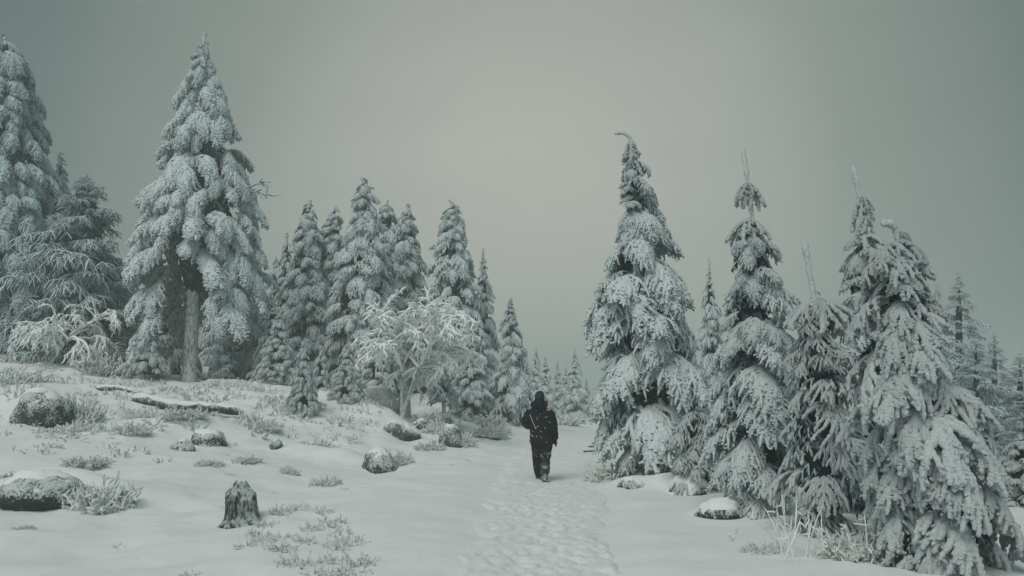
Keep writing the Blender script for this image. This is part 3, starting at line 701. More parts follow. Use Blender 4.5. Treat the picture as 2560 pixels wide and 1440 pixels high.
# ---------------------------------------------------------------- rocks with snow caps
def rock(label, base, size, seed, name='rock', rot=0, snow=0.07, snow_lo=0.35, sharp=0.55, sink=0.25, mat=None, flat_top=0.0, slope=(0, 0)):
    """size = width, depth, height in metres; base = pixel and distance of its foot"""
    g = np.random.default_rng(seed)
    b = W(*base); b.z = ground_z(b.x, b.y)
    nu, nv = 40, 24
    u = np.arange(nu) / nu * 2 * np.pi; v = np.linspace(0.02, np.pi - 0.05, nv)
    Vx = np.sin(v)[:, None] * np.cos(u); Vy = np.sin(v)[:, None] * np.sin(u); Vz = np.repeat(np.cos(v)[:, None], nu, 1)
    pl = norm(g.normal(0, 1, (9, 3)) * np.array([1, 1, 0.7])); pd = 0.62 + 0.3 * g.random(9)
    dirs = np.stack([Vx, Vy, Vz], -1); rad = np.full((nv, nu), 1.0)
    for n_, d_ in zip(pl, pd):
        c = dirs @ n_; rad = np.minimum(rad, np.where(c > 0.05, d_ / np.maximum(c, 0.05), 9) * sharp + (1 - sharp) * 1.0)
    for a in range(nv):
        for k in range(nu):
            rad[a, k] *= 1 + 0.14 * mnoise.noise(Vector(dirs[a, k] * 1.7 + seed)) + 0.05 * mnoise.noise(Vector(dirs[a, k] * 5 + seed)) + 0.022 * mnoise.noise(Vector(dirs[a, k] * 14 + seed))
    p = dirs * rad[..., None] * np.array([size[0] / 2, size[1] / 2, size[2]])
    if flat_top: p[..., 2] = np.minimum(p[..., 2], size[2] * flat_top + 0.04 * p[..., 0])
    p[..., 2] = np.where(p[..., 2] < 0, p[..., 2] * 0.4, p[..., 2]) + slope[0] * p[..., 0] + slope[1] * p[..., 1] - sink * size[2]
    ix = np.arange(nv * nu).reshape(nv, nu)
    q = np.stack([ix[1:], np.roll(ix, -1, 1)[1:], np.roll(ix, -1, 1)[:-1], ix[:-1]], -1).reshape(-1, 4)
    o = obj(name, mesh_np(name, p, q, mat or M_rock), None, b); o.rotation_euler.z = rot
    tag(o, label, 'rock', 'rocks poking out of the snow')
    if snow:
        du = np.roll(p, -1, 1) - np.roll(p, 1, 1); dv = np.gradient(p, axis=0); nn = norm(np.cross(dv, du))
        if nn[2, :, 2].mean() < 0: nn = -nn
        nn[:3] = norm(nn[:3] * 0.3 + np.array([0, 0, 1.0])); nz = nn[..., 2].copy()
        for a in range(nv):
            for k in range(nu): nz[a, k] += 0.22 * mnoise.noise(Vector(p[a, k] * 3.0 + Vector((seed, 0, 0)) if False else Vector((p[a, k][0] * 4 + seed, p[a, k][1] * 4, p[a, k][2] * 4))))
        t = np.clip((nz - snow_lo) / 0.3, 0, 1); t = t * t * (3 - 2 * t)
        offs = -0.03 + (snow + 0.03) * t
        pc = p + nn * offs[..., None] * 0.6; pc[..., 2] += offs * 0.6
        obj('snow_cap', mesh_np('snow_cap', pc, q, M_cap), o)
    return o
ROCKS = [
    ('dark speckled rock under a deep snow cap beside the frosted bush at the lower left', (105, 1262, 12.05), (1.35, 0.9, 0.42), 1, dict(snow=0.05, snow_lo=0.72, rot=0.3, sink=0.12, sharp=0.35)),
    ('dark cleft of rock under the snow lip at the left edge of the picture', (0, 1250, 12.1), (0.8, 0.7, 0.24), 2, dict(snow=0.03, snow_lo=0.7, sink=0.15)),
    ('pyramid-shaped grey rock with one snowy flank high on the left bank', (108, 1054, 19.8), (1.45, 1.3, 0.95), 3, dict(snow=0.05, snow_lo=0.62, sharp=0.6, rot=0.7, sink=0.1)),
    ('blunt-ended rock jutting out of the snow below the fallen log', (520, 1092, 19.4), (0.85, 1.1, 0.44), 4, dict(snow=0.05, snow_lo=0.6, rot=0.9)),
    ('small dark tuft-topped stone above the stump', (455, 1114, 18.3), (0.60, 0.55, 0.34), 5, dict(snow=0.03, snow_lo=0.8, sharp=0.3)),
    ('rounded frosted rock at the end of a long snow drift', (948, 1160, 18.6), (1.0, 0.9, 0.58), 6, dict(snow=0.04, snow_lo=0.7, rot=-0.4)),
    ('small rock tip at the start of the long snow drift', (690, 1122, 19.9), (0.34, 0.5, 0.24), 7, dict(snow=0.03, snow_lo=0.65)),
    ('long low dark rock capped with snow below the rowan', (1000, 1078, 24.6), (1.30, 1.0, 0.58), 8, dict(snow=0.05, snow_lo=0.6, rot=0.2)),
    ('upright egg-shaped dark rock nearest the path', (1126, 1120, 24.2), (0.74, 0.7, 0.72), 9, dict(snow=0.03, snow_lo=0.75, sharp=0.3, sink=0.15)),
    ('small dark rock at the foot of the frosted rowan', (1052, 1040, 26), (0.62, 0.5, 0.34), 10, dict(snow=0.04, snow_lo=0.6)),
    ('flat-topped grey boulder with icicles under its lip beside the rowan trunk', (956, 1024, 28), (1.45, 1.0, 1.0), 11, dict(snow=0.05, snow_lo=0.66, sharp=0.85, flat_top=0.78, sink=0.0, mat=M_rock_pale)),
    ('small square boulder wedged between the flat-topped boulder and the rowan trunk', (1010, 1018, 28.6), (0.55, 0.6, 0.78), 12, dict(snow=0.04, snow_lo=0.66, sharp=0.9, sink=0.0, mat=M_rock_pale)),
    ('tiny dark stone showing where the path fades into the distance', (1458, 1050, 47), (0.36, 0.3, 0.42), 13, dict(snow=0)),
    ('dark flat stone with a thick snow pillow at the foot of the big bent-topped spruce', (1575, 1219, 14.75), (0.55, 0.5, 0.20), 14, dict(snow=0.03, snow_lo=0.55, sink=0.2)),
    ('broad snow-buried boulder under the young spruce', (1720, 1236, 14.2), (0.9, 0.7, 0.36), 15, dict(snow=0.06, snow_lo=0.25)),
    ('wedge-shaped snowy boulder nearest the path below the right-hand spruces', (1802, 1298, 11.2), (0.66, 0.5, 0.24), 16, dict(snow=0.03, snow_lo=0.45, sharp=0.5, sink=0.2)),
    ('small stone on the snowy crest right of the rowan', (1120, 1000, 30), (0.36, 0.4, 0.22), 18, dict(snow=0.04, snow_lo=0.6)),
]
for lb, b, sz, sd_, kw in ROCKS: rock(lb, b, sz, sd_, **kw)
# long wind drift between the two rocks
# icicles under the lip of the flat-topped boulder
bo = [o for o in C.objects if o.get('label', '').startswith('flat-topped grey boulder')][0]
gi = np.random.default_rng(4)
for k in range(9):
    x = -0.05 + 0.055 * k; h = 0.16 + 0.14 * gi.random()
    P = np.array([[(x, -0.50, 0.34), (x, -0.50, 0.34 - h * 0.6), (x + 0.01, -0.50, 0.34 - h)]])
    v, q = tubes(P, np.array([[0.02, 0.014, 0.002]]), 6)
    obj('icicle', mesh_np('icicle', v, q, M_cap), bo)

# ---------------------------------------------------------------- stump, logs, fallen branches
def stump():
    g = np.random.default_rng(21)
    b = W(604, 1303, 10.65); b.z = ground_z(b.x, b.y) - 0.03
    nu, nv = 56, 26; u = np.arange(nu) / nu * 2 * np.pi; h = np.linspace(-0.1, 0.47, nv)
    p = np.zeros((nv, nu, 3))
    for a in range(nv):
        t = max(0, h[a]) / 0.47
        for k in range(nu):
            r = 0.19 + 0.08 * math.exp(-t * 7) - 0.015 * t
            r += 0.09 * max(0, math.cos(u[k] - 5.9)) ** 4 * math.exp(-t * 5)
            cx_, cy_ = math.cos(u[k]), math.sin(u[k])
            r += 0.030 * mnoise.noise(Vector((cx_ * 4.5, cy_ * 4.5, h[a] * 2))) + 0.022 * mnoise.noise(Vector((cx_ * 11, cy_ * 11, h[a] * 3))) + 0.010 * mnoise.noise(Vector((cx_ * 18, cy_ * 18, h[a] * 22)))
            r *= 1 - 0.5 * max(0, (t - 0.80) / 0.20) ** 2.2
            z = h[a] * (1 + 0.14 * math.cos(u[k] - 2.2) * t + 0.22 * t * t * mnoise.noise(Vector((cx_ * 2.6, cy_ * 2.6, 3))))
            p[a, k] = (r * math.cos(u[k]) * 1.05 - 0.03 * t, r * math.sin(u[k]), z)
    vv = list(p.reshape(-1, 3)); top = len(vv); vv.append(tuple(p[-1].mean(0) - np.array([0, 0, 0.05])))
    ix = np.arange(nv * nu).reshape(nv, nu)
    q = np.stack([ix[:-1], np.roll(ix, -1, 1)[:-1], np.roll(ix, -1, 1)[1:], ix[1:]], -1).reshape(-1, 4)
    tr = [(ix[-1, k], ix[-1, (k + 1) % nu], top) for k in range(nu)]
    root = tag(empty('tree_stump', b), 'frost-crusted dark tree stump standing alone in the snow', 'stump')
    obj('trunk', mesh_np('trunk', np.array(vv), q, M_wood, tris=tr), root)
    # roots and a broken twig
    for pts, r in (([(0.12, -0.14, 0.06), (0.24, -0.20, 0.03), (0.34, -0.24, -0.03)], 0.06), ([(-0.05, -0.18, 0.05), (0.03, -0.30, 0.02), (0.10, -0.36, -0.03)], 0.055), ([(-0.14, -0.12, 0.05), (-0.22, -0.2, -0.03), (-0.24, -0.24, -0.06)], 0.05)):
        P = np.array(pts)[None]; v, q = tubes(np.concatenate([P[:, :1], (P[:, :1] + P[:, 1:2]) / 2, P[:, 1:2], (P[:, 1:2] + P[:, 2:]) / 2, P[:, 2:]], 1), np.array([[r, r * .95, r * .85, r * .65, r * .2]]), 8, 0.12, g)
        obj('root', mesh_np('root', v, q, M_wood), root)
    P = grow([(-0.16, 0, 0.20)], [(-1, 0.1, 0.35)], 0.42, 0.1, 7, g, 0.08)
    v, q = tubes(P, rads(1, 7, 0.016, 0.6, g), 6, 0.2, g); obj('twig', mesh_np('twig', v, q, M_heather), root)
stump()
def log(name, label, pts, D, r, seed, cap=True, mat=None):
    g = np.random.default_rng(seed)
    Pw = []
    for (x, y, d) in pts:
        w = W(x, y, d); w.z = max(w.z, ground_z(w.x, w.y) + r * 0.2); Pw.append(w)
    o0 = Pw[0]; A = np.array([list(p - o0) for p in Pw])
    t = np.linspace(0, len(A) - 1, 16); i0 = np.minimum(t.astype(int), len(A) - 2); f = (t - i0)[:, None]
    P = A[i0] * (1 - f) + A[i0 + 1] * f
    P += g.normal(0, r * 0.10, P.shape)
    rr = r * np.linspace(1.05, 0.75, 16) * (1 + 0.06 * g.normal(0, 1, 16)); rr[0] *= 0.6; rr[-1] *= 0.35
    v, q = tubes(P[None], rr[None], 10, 0.08, g)
    o = obj(name, mesh_np(name, v, q, mat or M_wood), None, o0); tag(o, label, 'log' if r > 0.06 else 'branch')
    if cap:
        Pc = P.copy(); Pc[:, 2] += rr * 0.55
        v, q = tubes(Pc[None], (rr * 0.78 * (1 + 0.15 * g.normal(0, 1, 16)))[None], 10, 0.06, g)
        obj('snow_cap', mesh_np('snow_cap', v, q, M_cap), o)
    return o
log('fallen_log', 'long snow-topped fallen log lying across the left bank', [(335, 1010, 23.5), (430, 1016, 23.2), (520, 1020, 23), (610, 1030, 22.6)], 23, 0.16, 31)
log('fallen_log', 'short dark log end under the branches behind the long log', [(240, 992, 24.6), (300, 990, 24.6), (345, 1000, 24.4)], 24, 0.09, 32)
log('fallen_branch', 'dark forked piece of wood lying on the snow by the path edge', [(1186, 1095, 28.5), (1200, 1090, 28.5), (1222, 1100, 28.4), (1254, 1096, 28.4)], 28, 0.085, 33, cap=False)
for i, (a, b_, lb) in enumerate([((1458, 1128, 19.5), (1512, 1126, 19.2), 'lowest dark twig lying on the snow by the big bent-topped spruce'),
                                 ((1470, 1116, 20.3), (1520, 1114, 20.0), 'middle one of three dark twigs on the snow by the big bent-topped spruce'),
                                 ((1480, 1108, 21), (1530, 1106, 20.8), 'uppermost dark twig on the snow by the big bent-topped spruce')]):
    log('fallen_branch', lb, [a, b_], 20, 0.028, 34 + i, cap=False)

# ---------------------------------------------------------------- heather and dwarf shrubs
def shrub_mesh(seed, n=150, rad=0.016, up=0.5, mat=None, m=6, K=6, S=4):
    g = np.random.default_rng(seed)
    a = g.random(n) * 6.283; rr = np.sqrt(g.random(n)) * 0.40
    base = np.stack([rr * np.cos(a), rr * np.sin(a), -0.06 * g.random(n)], 1)
    d = np.stack([np.cos(a) * (0.2 + rr * 1.5), np.sin(a) * (0.2 + rr * 1.5), up + g.random(n) * 0.7], 1) + g.normal(0, 0.3, (n, 3))
    ln = (0.16 + 0.28 * g.random(n)) * (1.15 - rr)
    P = grow(base, d, ln, 0.5, K, g, 0.16)
    G = Geo(); G.add(*tubes(P, rads(n, K, rad * (0.7 + 0.6 * g.random(n)), 0.9, g, 0.2), S, 0.2, g))
    k = np.repeat(np.arange(n), m); i0 = g.integers(1, K - 1, len(k))
    d2 = norm(P[k, i0 + 1] - P[k, i0]) * 0.6 + g.normal(0, 0.7, (len(k), 3)) + np.array([0, 0, 0.25])
    P2 = grow(P[k, i0], d2, 0.04 + 0.08 * g.random(len(k)), 0.3, 3, g, 0.12)
    G.add(*tubes(P2, rads(len(k), 3, rad * 0.95, 0.95, g, 0.2), 3, 0.2, g))
    return G.mesh('shrub', mat or M_heather)
SHR = [shrub_mesh(200 + i) for i in range(4)]
SHRS = [shrub_mesh(220 + i, n=44, rad=0.018, up=0.6) for i in range(4)]
SHRT = [shrub_mesh(240 + i, n=60, rad=0.018, up=0.9) for i in range(3)]
gs = np.random.default_rng(77)
def shrub(label, base, w, h, kind=SHR, name='heather_shrub', group='frosted dwarf shrubs'):
    b = W(*base); b.z = ground_z(b.x, b.y) - 0.02
    o = obj(name, kind[gs.integers(len(kind))], None, b)
    o.scale = (w, w * 0.85, h * 1.45); o.rotation_euler.z = gs.random() * 6.28
    return tag(o, label, 'shrub', group)
for lb, b, w, h in [
        ('frosted bush spilling over the side of the speckled rock', (255, 1248, 11.9), 0.95, 0.95),
        ('wispy frosted shrub lying flat above the speckled rock', (215, 1138, 15.5), 0.95, 0.35),
        ('low frosted heather on the snow edge above the snow-domed shoulder', (30, 1182, 14.2), 0.7, 0.3),
        ('spiky frosted shrub beside the pyramid-shaped rock', (205, 1035, 20.5), 1.2, 1.3),
        ('frosted heather in front of the pyramid-shaped rock', (190, 1080, 19), 1.2, 0.6),
        ('tuft of frosted shrub between the pyramid-shaped rock and the long log', (325, 1085, 18.8), 0.9, 0.6),
        ('frosted shrub on top of the blunt-ended rock', (455, 1062, 20.6), 1.2, 0.6),
        ('dark frosted tuft at the near end of the long log', (350, 1052, 21), 0.7, 0.6),
        ('shaggy frosted shrub at the far end of the long log', (650, 1068, 21.5), 1.1, 0.7),
        ('frosted spray of twigs growing over the tip of the long log', (618, 1035, 22.3), 0.8, 1.0),
        ('wide frosted heather patch above the long snow drift', (790, 1098, 20.6), 1.3, 0.55),
        ('frosted heather just behind the rounded rock at the drift end', (985, 1128, 19.3), 0.9, 0.75),
        ('frosted heather in the hollow between the egg-shaped rock and the rounded rock', (1075, 1112, 23), 1.0, 0.65),
        ('frosted shrub leaning on the egg-shaped rock', (1160, 1112, 24.4), 0.8, 0.95),
        ('dome of frosted heather right of the small dark rock', (1092, 1042, 26), 1.15, 0.95),
        ('bright frosted mound of heather at the bend of the path', (1228, 1078, 29.5), 1.5, 0.95),
        ('frosted heather behind the bright mound at the bend of the path', (1215, 1045, 31), 1.6, 0.9),
        ('frosted shrub on the crest left of the walking person', (1175, 1030, 32), 1.5, 0.7),
        ('low frosted bush behind the walking person', (1395, 1048, 44), 2.4, 1.6),
        ('small frosted tuft left of the drift above the stump', (722, 1178, 16.2), 0.42, 0.38),
        ('round frosted tuft in the snow right of the drift tuft', (815, 1210, 15.0), 0.55, 0.45),
        ('sprinkle of frosted heather below the blunt-ended rock', (520, 1155, 16.2), 0.6, 0.3),
        ('thin frosted heather streak on the open snow above the stump', (615, 1150, 17.0), 0.7, 0.28),
        ('lone buried heather tip in the snow at the lower left', (57, 1325, 10.3), 0.32, 0.14),
        ('frosted shrub deep under the left-hand wood beside the crooked sapling', (255, 905, 29.5), 2.2, 1.9),
        ('wide frosted bush at the left edge below the wood', (30, 960, 25), 2.2, 1.2),
        ('frosted brush under the nearest spruce by the dead stalks', (2150, 1400, 8.3), 0.8, 0.7),
        ('low dark frosted brush at the snow edge beside the dead stalks', (1905, 1385, 8.8), 0.5, 0.25),
        ('feathery frosted foot of the big bent-topped spruce', (1530, 1165, 16.4), 1.1, 0.7),
]:
    shrub(lb, b, w, h)
pt = np.random.default_rng(5)
k = 0
for (x, y, w, h) in [(640, 1330, 0.34, 0.25), (700, 1290, 0.35, 0.26), (745, 1275, 0.40, 0.30), (800, 1285, 0.36, 0.28), (830, 1310, 0.42, 0.30), (870, 1345, 0.42, 0.32), (890, 1395, 0.42, 0.36), (840, 1355, 0.4, 0.3),
                     (780, 1320, 0.32, 0.22), (700, 1370, 0.4, 0.26), (740, 1400, 0.42, 0.32), (660, 1350, 0.36, 0.24), (760, 1350, 0.3, 0.2), (870, 1420, 0.42, 0.30), (810, 1390, 0.36, 0.24), (620, 1365, 0.3, 0.2),
                     (790, 1420, 0.3, 0.22), (850, 1325, 0.36, 0.26), (665, 1315, 0.3, 0.2), (715, 1335, 0.3, 0.2)]:
    D = CAMZ * F / (y - 985)
    shrub('small frosted heather tuft in the scattered patch right of the stump', (x, y + 6, D), w, h, SHRS, 'heather_tuft', 'heather tufts in the patch by the stump')
for (x, y) in [(640, 1425), (440, 1418), (120, 1160), (150, 1140), (270, 1165), (560, 1170), (480, 1410), (590, 1160), (680, 1220), (300, 1330), (860, 1215), (570, 1200), (1130, 1160), (1165, 1150), (30, 1420), (420, 1165)]:
    D = CAMZ * F / (y - 985)
    shrub('tiny twig tip barely showing through the open snow', (x, y + 3, D * 0.98), 0.22, 0.10 + 0.06 * gs.random(), SHRS, 'heather_tip', 'twig tips in the open snow')
# dead stalks at the foot of the nearest spruces
def stalks(label, base, n, h, seed):
    g = np.random.default_rng(seed); b = W(*base); b.z = ground_z(b.x, b.y) - 0.03
    bs = np.stack([g.normal(0, 0.13, n), g.normal(0, 0.13, n), np.zeros(n)], 1)
    d = np.stack([g.normal(-0.1, 0.35, n), g.normal(0, 0.2, n), np.ones(n)], 1)
    P = grow(bs, d, h * (0.5 + 0.6 * g.random(n)), 0.1, 9, g, 0.09)
    root = tag(empty('dead_stalks', b), label, 'plant', 'frosted dead stalks')
    for t_ in range(n):
        G = Geo(); G.add(*tubes(P[t_:t_ + 1], rads(1, 9, 0.008, 0.9, g, 0.3), 5, 0.2, g))
        k = np.full(3, t_); i0 = g.integers(3, 8, 3)
        P2 = grow(P[k, i0], g.normal(0, 1, (3, 3)) + np.array([0, 0, 0.5]), 0.06 + 0.08 * g.random(3), 0.2, 4, g, 0.1)
        G.add(*tubes(P2, rads(3, 4, 0.007, 0.9, g, 0.3), 4, 0.2, g))
        obj('stalk', G.mesh('stalk', M_rime_white), root)
    return root
for i, (lb, b, n, h) in enumerate([('clump of leaning frosted stalks nearest the wedge-shaped boulder', (1965, 1370, 8.9), 6, 0.62), ('tall crossing frosted stalks below the umbrella-topped spruce', (2010, 1395, 8.5), 7, 0.62),
                                   ('frosted stalks standing against the foot of the nearest spruce', (2090, 1405, 8.3), 6, 0.50), ('short frosted stalks alone in the snow beside the leaning clump', (1845, 1335, 9.6), 2, 0.25),
                                   ('bare frosted shoots rising in front of the long log', (300, 1028, 21.5), 7, 0.75)]):
    stalks(lb, b, n, h, 300 + i)
# ground cover that reads as one mass along the wood edge
def cover():
    g = np.random.default_rng(91); G = Geo()
    tv = [[np.concatenate([x]) for x in ()] for _ in ()]
    tem = []
    for m in [shrub_mesh(260 + i, n=11, rad=0.024, up=0.6, m=4, K=4, S=3) for i in range(5)]:
        v = np.empty(len(m.vertices) * 3, np.float32); m.vertices.foreach_get('co', v); v = v.reshape(-1, 3)
        f = np.empty(len(m.loops), np.int32); m.loops.foreach_get('vertex_index', f); tem.append((v, f.reshape(-1, 4)))
    zones = [(0, 330, 905, 1000, 75), (330, 700, 945, 1000, 80), (650, 930, 985, 1060, 50), (1010, 1330, 1000, 1060, 50), (200, 520, 1000, 1085, 45), (0, 260, 1000, 1090, 40), (560, 930, 1040, 1110, 22), (0, 420, 1090, 1160, 14)]
    cnt = 0
    for x0, x1, y0, y1, n in zones:
        for _ in range(n):
            px, py = x0 + (x1 - x0) * g.random(), y0 + (y1 - y0) * g.random()
            # march along the view of that spot to the ground
            hit = None
            for D in np.arange(14, 44, 0.35):
                w = W(px, py, D)
                if w.z < float(base_h(w.x, w.y)) + 0.03: hit = w; break
            if hit is None: continue
            v, f = tem[g.integers(len(tem))]; sc = (0.45 + 0.6 * g.random() ** 1.5); a = g.random() * 6.28; c_, s_ = math.cos(a), math.sin(a)
            hs = sc * (0.55 + 0.6 * g.random())
            vv = np.stack([(v[:, 0] * c_ - v[:, 1] * s_) * sc, (v[:, 0] * s_ + v[:, 1] * c_) * sc, v[:, 2] * hs], 1) + np.array([hit.x, hit.y, ground_z(hit.x, hit.y) - 0.02])
            G.add(vv, f); cnt += 1
    o = obj('undergrowth', G.mesh('undergrowth', M_heather))
    tag(o, 'frosted heather undergrowth along the edge of the wood', 'undergrowth', kind='stuff')
cover()

# ---------------------------------------------------------------- the walking person
def cloth_mat(name, col, frost=0.0, sc=40):
    if frost: return frost_mat(name, (0.62, 0.66, 0.66), col, sc, cover=frost, upw=0.05, bump=0.3, bdist=0.01, soft=0.05)
    m, n, b = newmat(name)
    t = n.nodes.new('ShaderNodeTexCoord'); a = n.nodes.new('ShaderNodeTexNoise'); a.inputs['Scale'].default_value = 9; a.inputs['Detail'].default_value = 3
    n.links.new(t.outputs['Object'], a.inputs['Vector'])
    bp = n.nodes.new('ShaderNodeBump'); bp.inputs['Strength'].default_value = 0.5; bp.inputs['Distance'].default_value = 0.03
    n.links.new(a.outputs[0], bp.inputs['Height']); n.links.new(bp.outputs[0], b.inputs['Normal'])
    b.inputs['Base Color'].default_value = (*col, 1); b.inputs['Roughness'].default_value = 0.75; b.inputs['Specular IOR Level'].default_value = 0.2
    return m
M_jacket = cloth_mat('black_jacket', (0.006, 0.007, 0.011))
M_trouser = cloth_mat('snow_flecked_trousers', (0.016, 0.017, 0.017), 0.24, 60)
M_trouser_low = cloth_mat('snow_dusted_trousers', (0.016, 0.017, 0.017), 0.34, 60)
M_hat = cloth_mat('dark_knit', (0.020, 0.028, 0.028))
M_skin = cloth_mat('skin', (0.45, 0.30, 0.24))
M_boot = cloth_mat('snowy_boot', (0.014, 0.014, 0.014), 0.40, 70)
M_fleck = cloth_mat('snowflakes', (0.85, 0.87, 0.88))
M_cord = cloth_mat('pale_cord', (0.55, 0.58, 0.58))
def ring_loft(rows, S=24, fold=0.0, seed=0):
    """horizontal elliptical rings (x, y, z, rx, ry), closed ends"""
    rows = [(rows[0][0], rows[0][1], rows[0][2] - 0.004, 0.004, 0.004)] + rows + [(rows[-1][0], rows[-1][1], rows[-1][2] + 0.004, 0.004, 0.004)]
    a = np.arange(S) / S * 2 * np.pi; v = []
    for (x, y, z, rx, ry) in rows:
        for t in a:
            f = 1 + fold * mnoise.noise(Vector((math.cos(t) * 2 + seed, math.sin(t) * 2, z * 9)))
            v.append((x + rx * f * math.cos(t), y + ry * f * math.sin(t), z))
    ix = np.arange(len(rows) * S).reshape(-1, S)
    return np.array(v), np.stack([ix[:-1], np.roll(ix, -1, 1)[:-1], np.roll(ix, -1, 1)[1:], ix[1:]], -1).reshape(-1, 4)
def limb(pts, S=14, n=18, fold=0.0, seed=0):
    """smooth tapered limb through (x, y, z, r)"""
    g = np.random.default_rng(seed)
    A = np.array(pts, float); t = np.linspace(0, len(A) - 1, n); i0 = np.minimum(t.astype(int), len(A) - 2); f = (t - i0)[:, None]
    f = f * f * (3 - 2 * f) * 0.35 + f * 0.65
    B = A[i0] * (1 - f) + A[i0 + 1] * f
    B[1:-1] = (B[:-2] + 2 * B[1:-1] + B[2:]) / 4
    r = B[:, 3] * (1 + fold * g.normal(0, 1, n)); r[0] *= 0.3; r[-1] *= 0.5
    v, q = tubes(B[None, :, :3], r[None], S, 0.02, g)
    nv = len(v)
    # close the two ends with a collapsed ring
    e0 = np.repeat(B[:1, :3], S, 0); e1 = np.repeat(B[-1:, :3], S, 0)
    v = np.vstack([v, e0, e1]); s_ = np.arange(S); s2 = (s_ + 1) % S
    q0 = np.stack([nv + s_, nv + s2, s2, s_], -1); l = nv - S
    q1 = np.stack([l + s_, l + s2, nv + S + s2, nv + S + s_], -1)
    return v, np.vstack([q, q0, q1])
def fused(name, parts, mat, parent, vox=0.012, smooth=3):
    G = Geo()
    for v, q in parts: G.add(v, q)
    o = obj(name, G.mesh(name, mat), parent)
    r = o.modifiers.new('fuse', 'REMESH'); r.mode = 'VOXEL'; r.voxel_size = vox; r.use_smooth_shade = True
    if smooth:
        m = o.modifiers.new('soften', 'SMOOTH'); m.factor = 0.5; m.iterations = smooth
    return o
pb = W(1357, 1197, 16.05); pb.z = ground_z(pb.x, pb.y) - 0.055
person = tag(empty('person', pb), 'person in a black jacket and dark snow-flecked trousers walking away along the path', 'person')
person.scale = (1.09, 1.06, 1.0)
# body: head with face (turned away), neck, trunk, limbs - one fused surface
def ball(c, r, S=16):
    rows = [(c[0], c[1], c[2] + r[2] * math.sin(t), max(0.004, r[0] * math.cos(t)), max(0.004, r[1] * math.cos(t))) for t in np.linspace(-1.5, 1.5, 12)]
    return ring_loft(rows, S)
HX = -0.05
fused('body', [ball((HX, 0.03, 1.665), (0.074, 0.095, 0.115)), ball((HX, 0.122, 1.655), (0.014, 0.022, 0.026)), ball((HX - 0.076, 0.02, 1.665), (0.012, 0.022, 0.032)), ball((HX + 0.076, 0.02, 1.665), (0.012, 0.022, 0.032)),
               ball((HX, 0.10, 1.60), (0.035, 0.03, 0.03)),
               limb([(HX, 0.02, 1.60, 0.055), (HX, 0.0, 1.46, 0.06)]), ring_loft([(-0.01, 0, 0.86, 0.15, 0.10), (-0.03, 0, 1.1, 0.14, 0.10), (-0.05, 0, 1.38, 0.17, 0.10), (-0.05, 0, 1.46, 0.08, 0.07)]),
               limb([(-0.2, 0, 1.40, 0.05), (-0.32, -0.02, 1.18, 0.042), (-0.20, 0.2, 1.12, 0.03)]), limb([(0.11, 0, 1.40, 0.05), (0.20, -0.01, 1.14, 0.042), (0.23, 0.06, 0.87, 0.03)]),
               limb([(-0.10, 0, 0.88, 0.085), (-0.10, 0.12, 0.50, 0.055), (-0.07, 0.26, 0.10, 0.04)]), limb([(0.07, 0, 0.88, 0.085), (0.055, 0.05, 0.48, 0.055), (0.03, -0.12, 0.16, 0.04)])], M_skin, person)
jk = fused('jacket', [ring_loft([(-0.015, 0.0, 0.755, 0.205, 0.155), (-0.015, 0, 0.80, 0.225, 0.165), (-0.02, 0, 0.90, 0.215, 0.16), (-0.03, 0, 1.02, 0.205, 0.155), (-0.045, -0.01, 1.15, 0.212, 0.16), (-0.055, -0.01, 1.28, 0.215, 0.16),
                                 (-0.058, 0, 1.38, 0.205, 0.145), (-0.058, 0, 1.45, 0.165, 0.125), (-0.055, 0.01, 1.50, 0.11, 0.105), (-0.055, 0.015, 1.55, 0.095, 0.10)], 28, 0.07, 3),
                      limb([(-0.20, 0, 1.395, 0.10), (-0.26, -0.01, 1.33, 0.088), (-0.305, -0.03, 1.17, 0.080), (-0.27, 0.10, 1.11, 0.074), (-0.19, 0.21, 1.12, 0.062)], 14, 20, 0.05, 1),
                      limb([(0.09, 0, 1.395, 0.10), (0.15, -0.01, 1.33, 0.088), (0.195, -0.01, 1.14, 0.080), (0.215, 0.02, 0.98, 0.074), (0.225, 0.05, 0.83, 0.068)], 14, 20, 0.05, 2)], M_jacket, person)
an = np.linspace(0, 2 * np.pi, 17)
hood = np.stack([-0.058 + 0.115 * np.cos(an), -0.015 + 0.115 * np.sin(an), 1.525 - 0.045 * np.sin(an) * -1 + 0 * an], 1)
v, q = tubes(hood[None], np.full((1, 17), 0.05) * (1 + 0.12 * np.sin(an * 3))[None], 10)
hb = limb([(-0.06, -0.08, 1.60, 0.06), (-0.06, -0.115, 1.54, 0.095), (-0.06, -0.14, 1.46, 0.085), (-0.06, -0.14, 1.40, 0.04)], 14, 14)
fused('hood', [(v, q), hb, ring_loft([(HX - 0.01, 0.0, 1.53, 0.125, 0.11), (HX - 0.008, 0.01, 1.59, 0.10, 0.105), (HX, 0.015, 1.66, 0.088, 0.10)], 20, 0.06, 8)], M_jacket, person)
fused('knit_hat', [ring_loft([(HX, 0.02, 1.655, 0.088, 0.104), (HX, 0.02, 1.69, 0.092, 0.108), (HX, 0.02, 1.74, 0.086, 0.102), (HX, 0.02, 1.78, 0.066, 0.08), (HX, 0.02, 1.805, 0.03, 0.04)], 24, 0.05, 5)], M_hat, person)
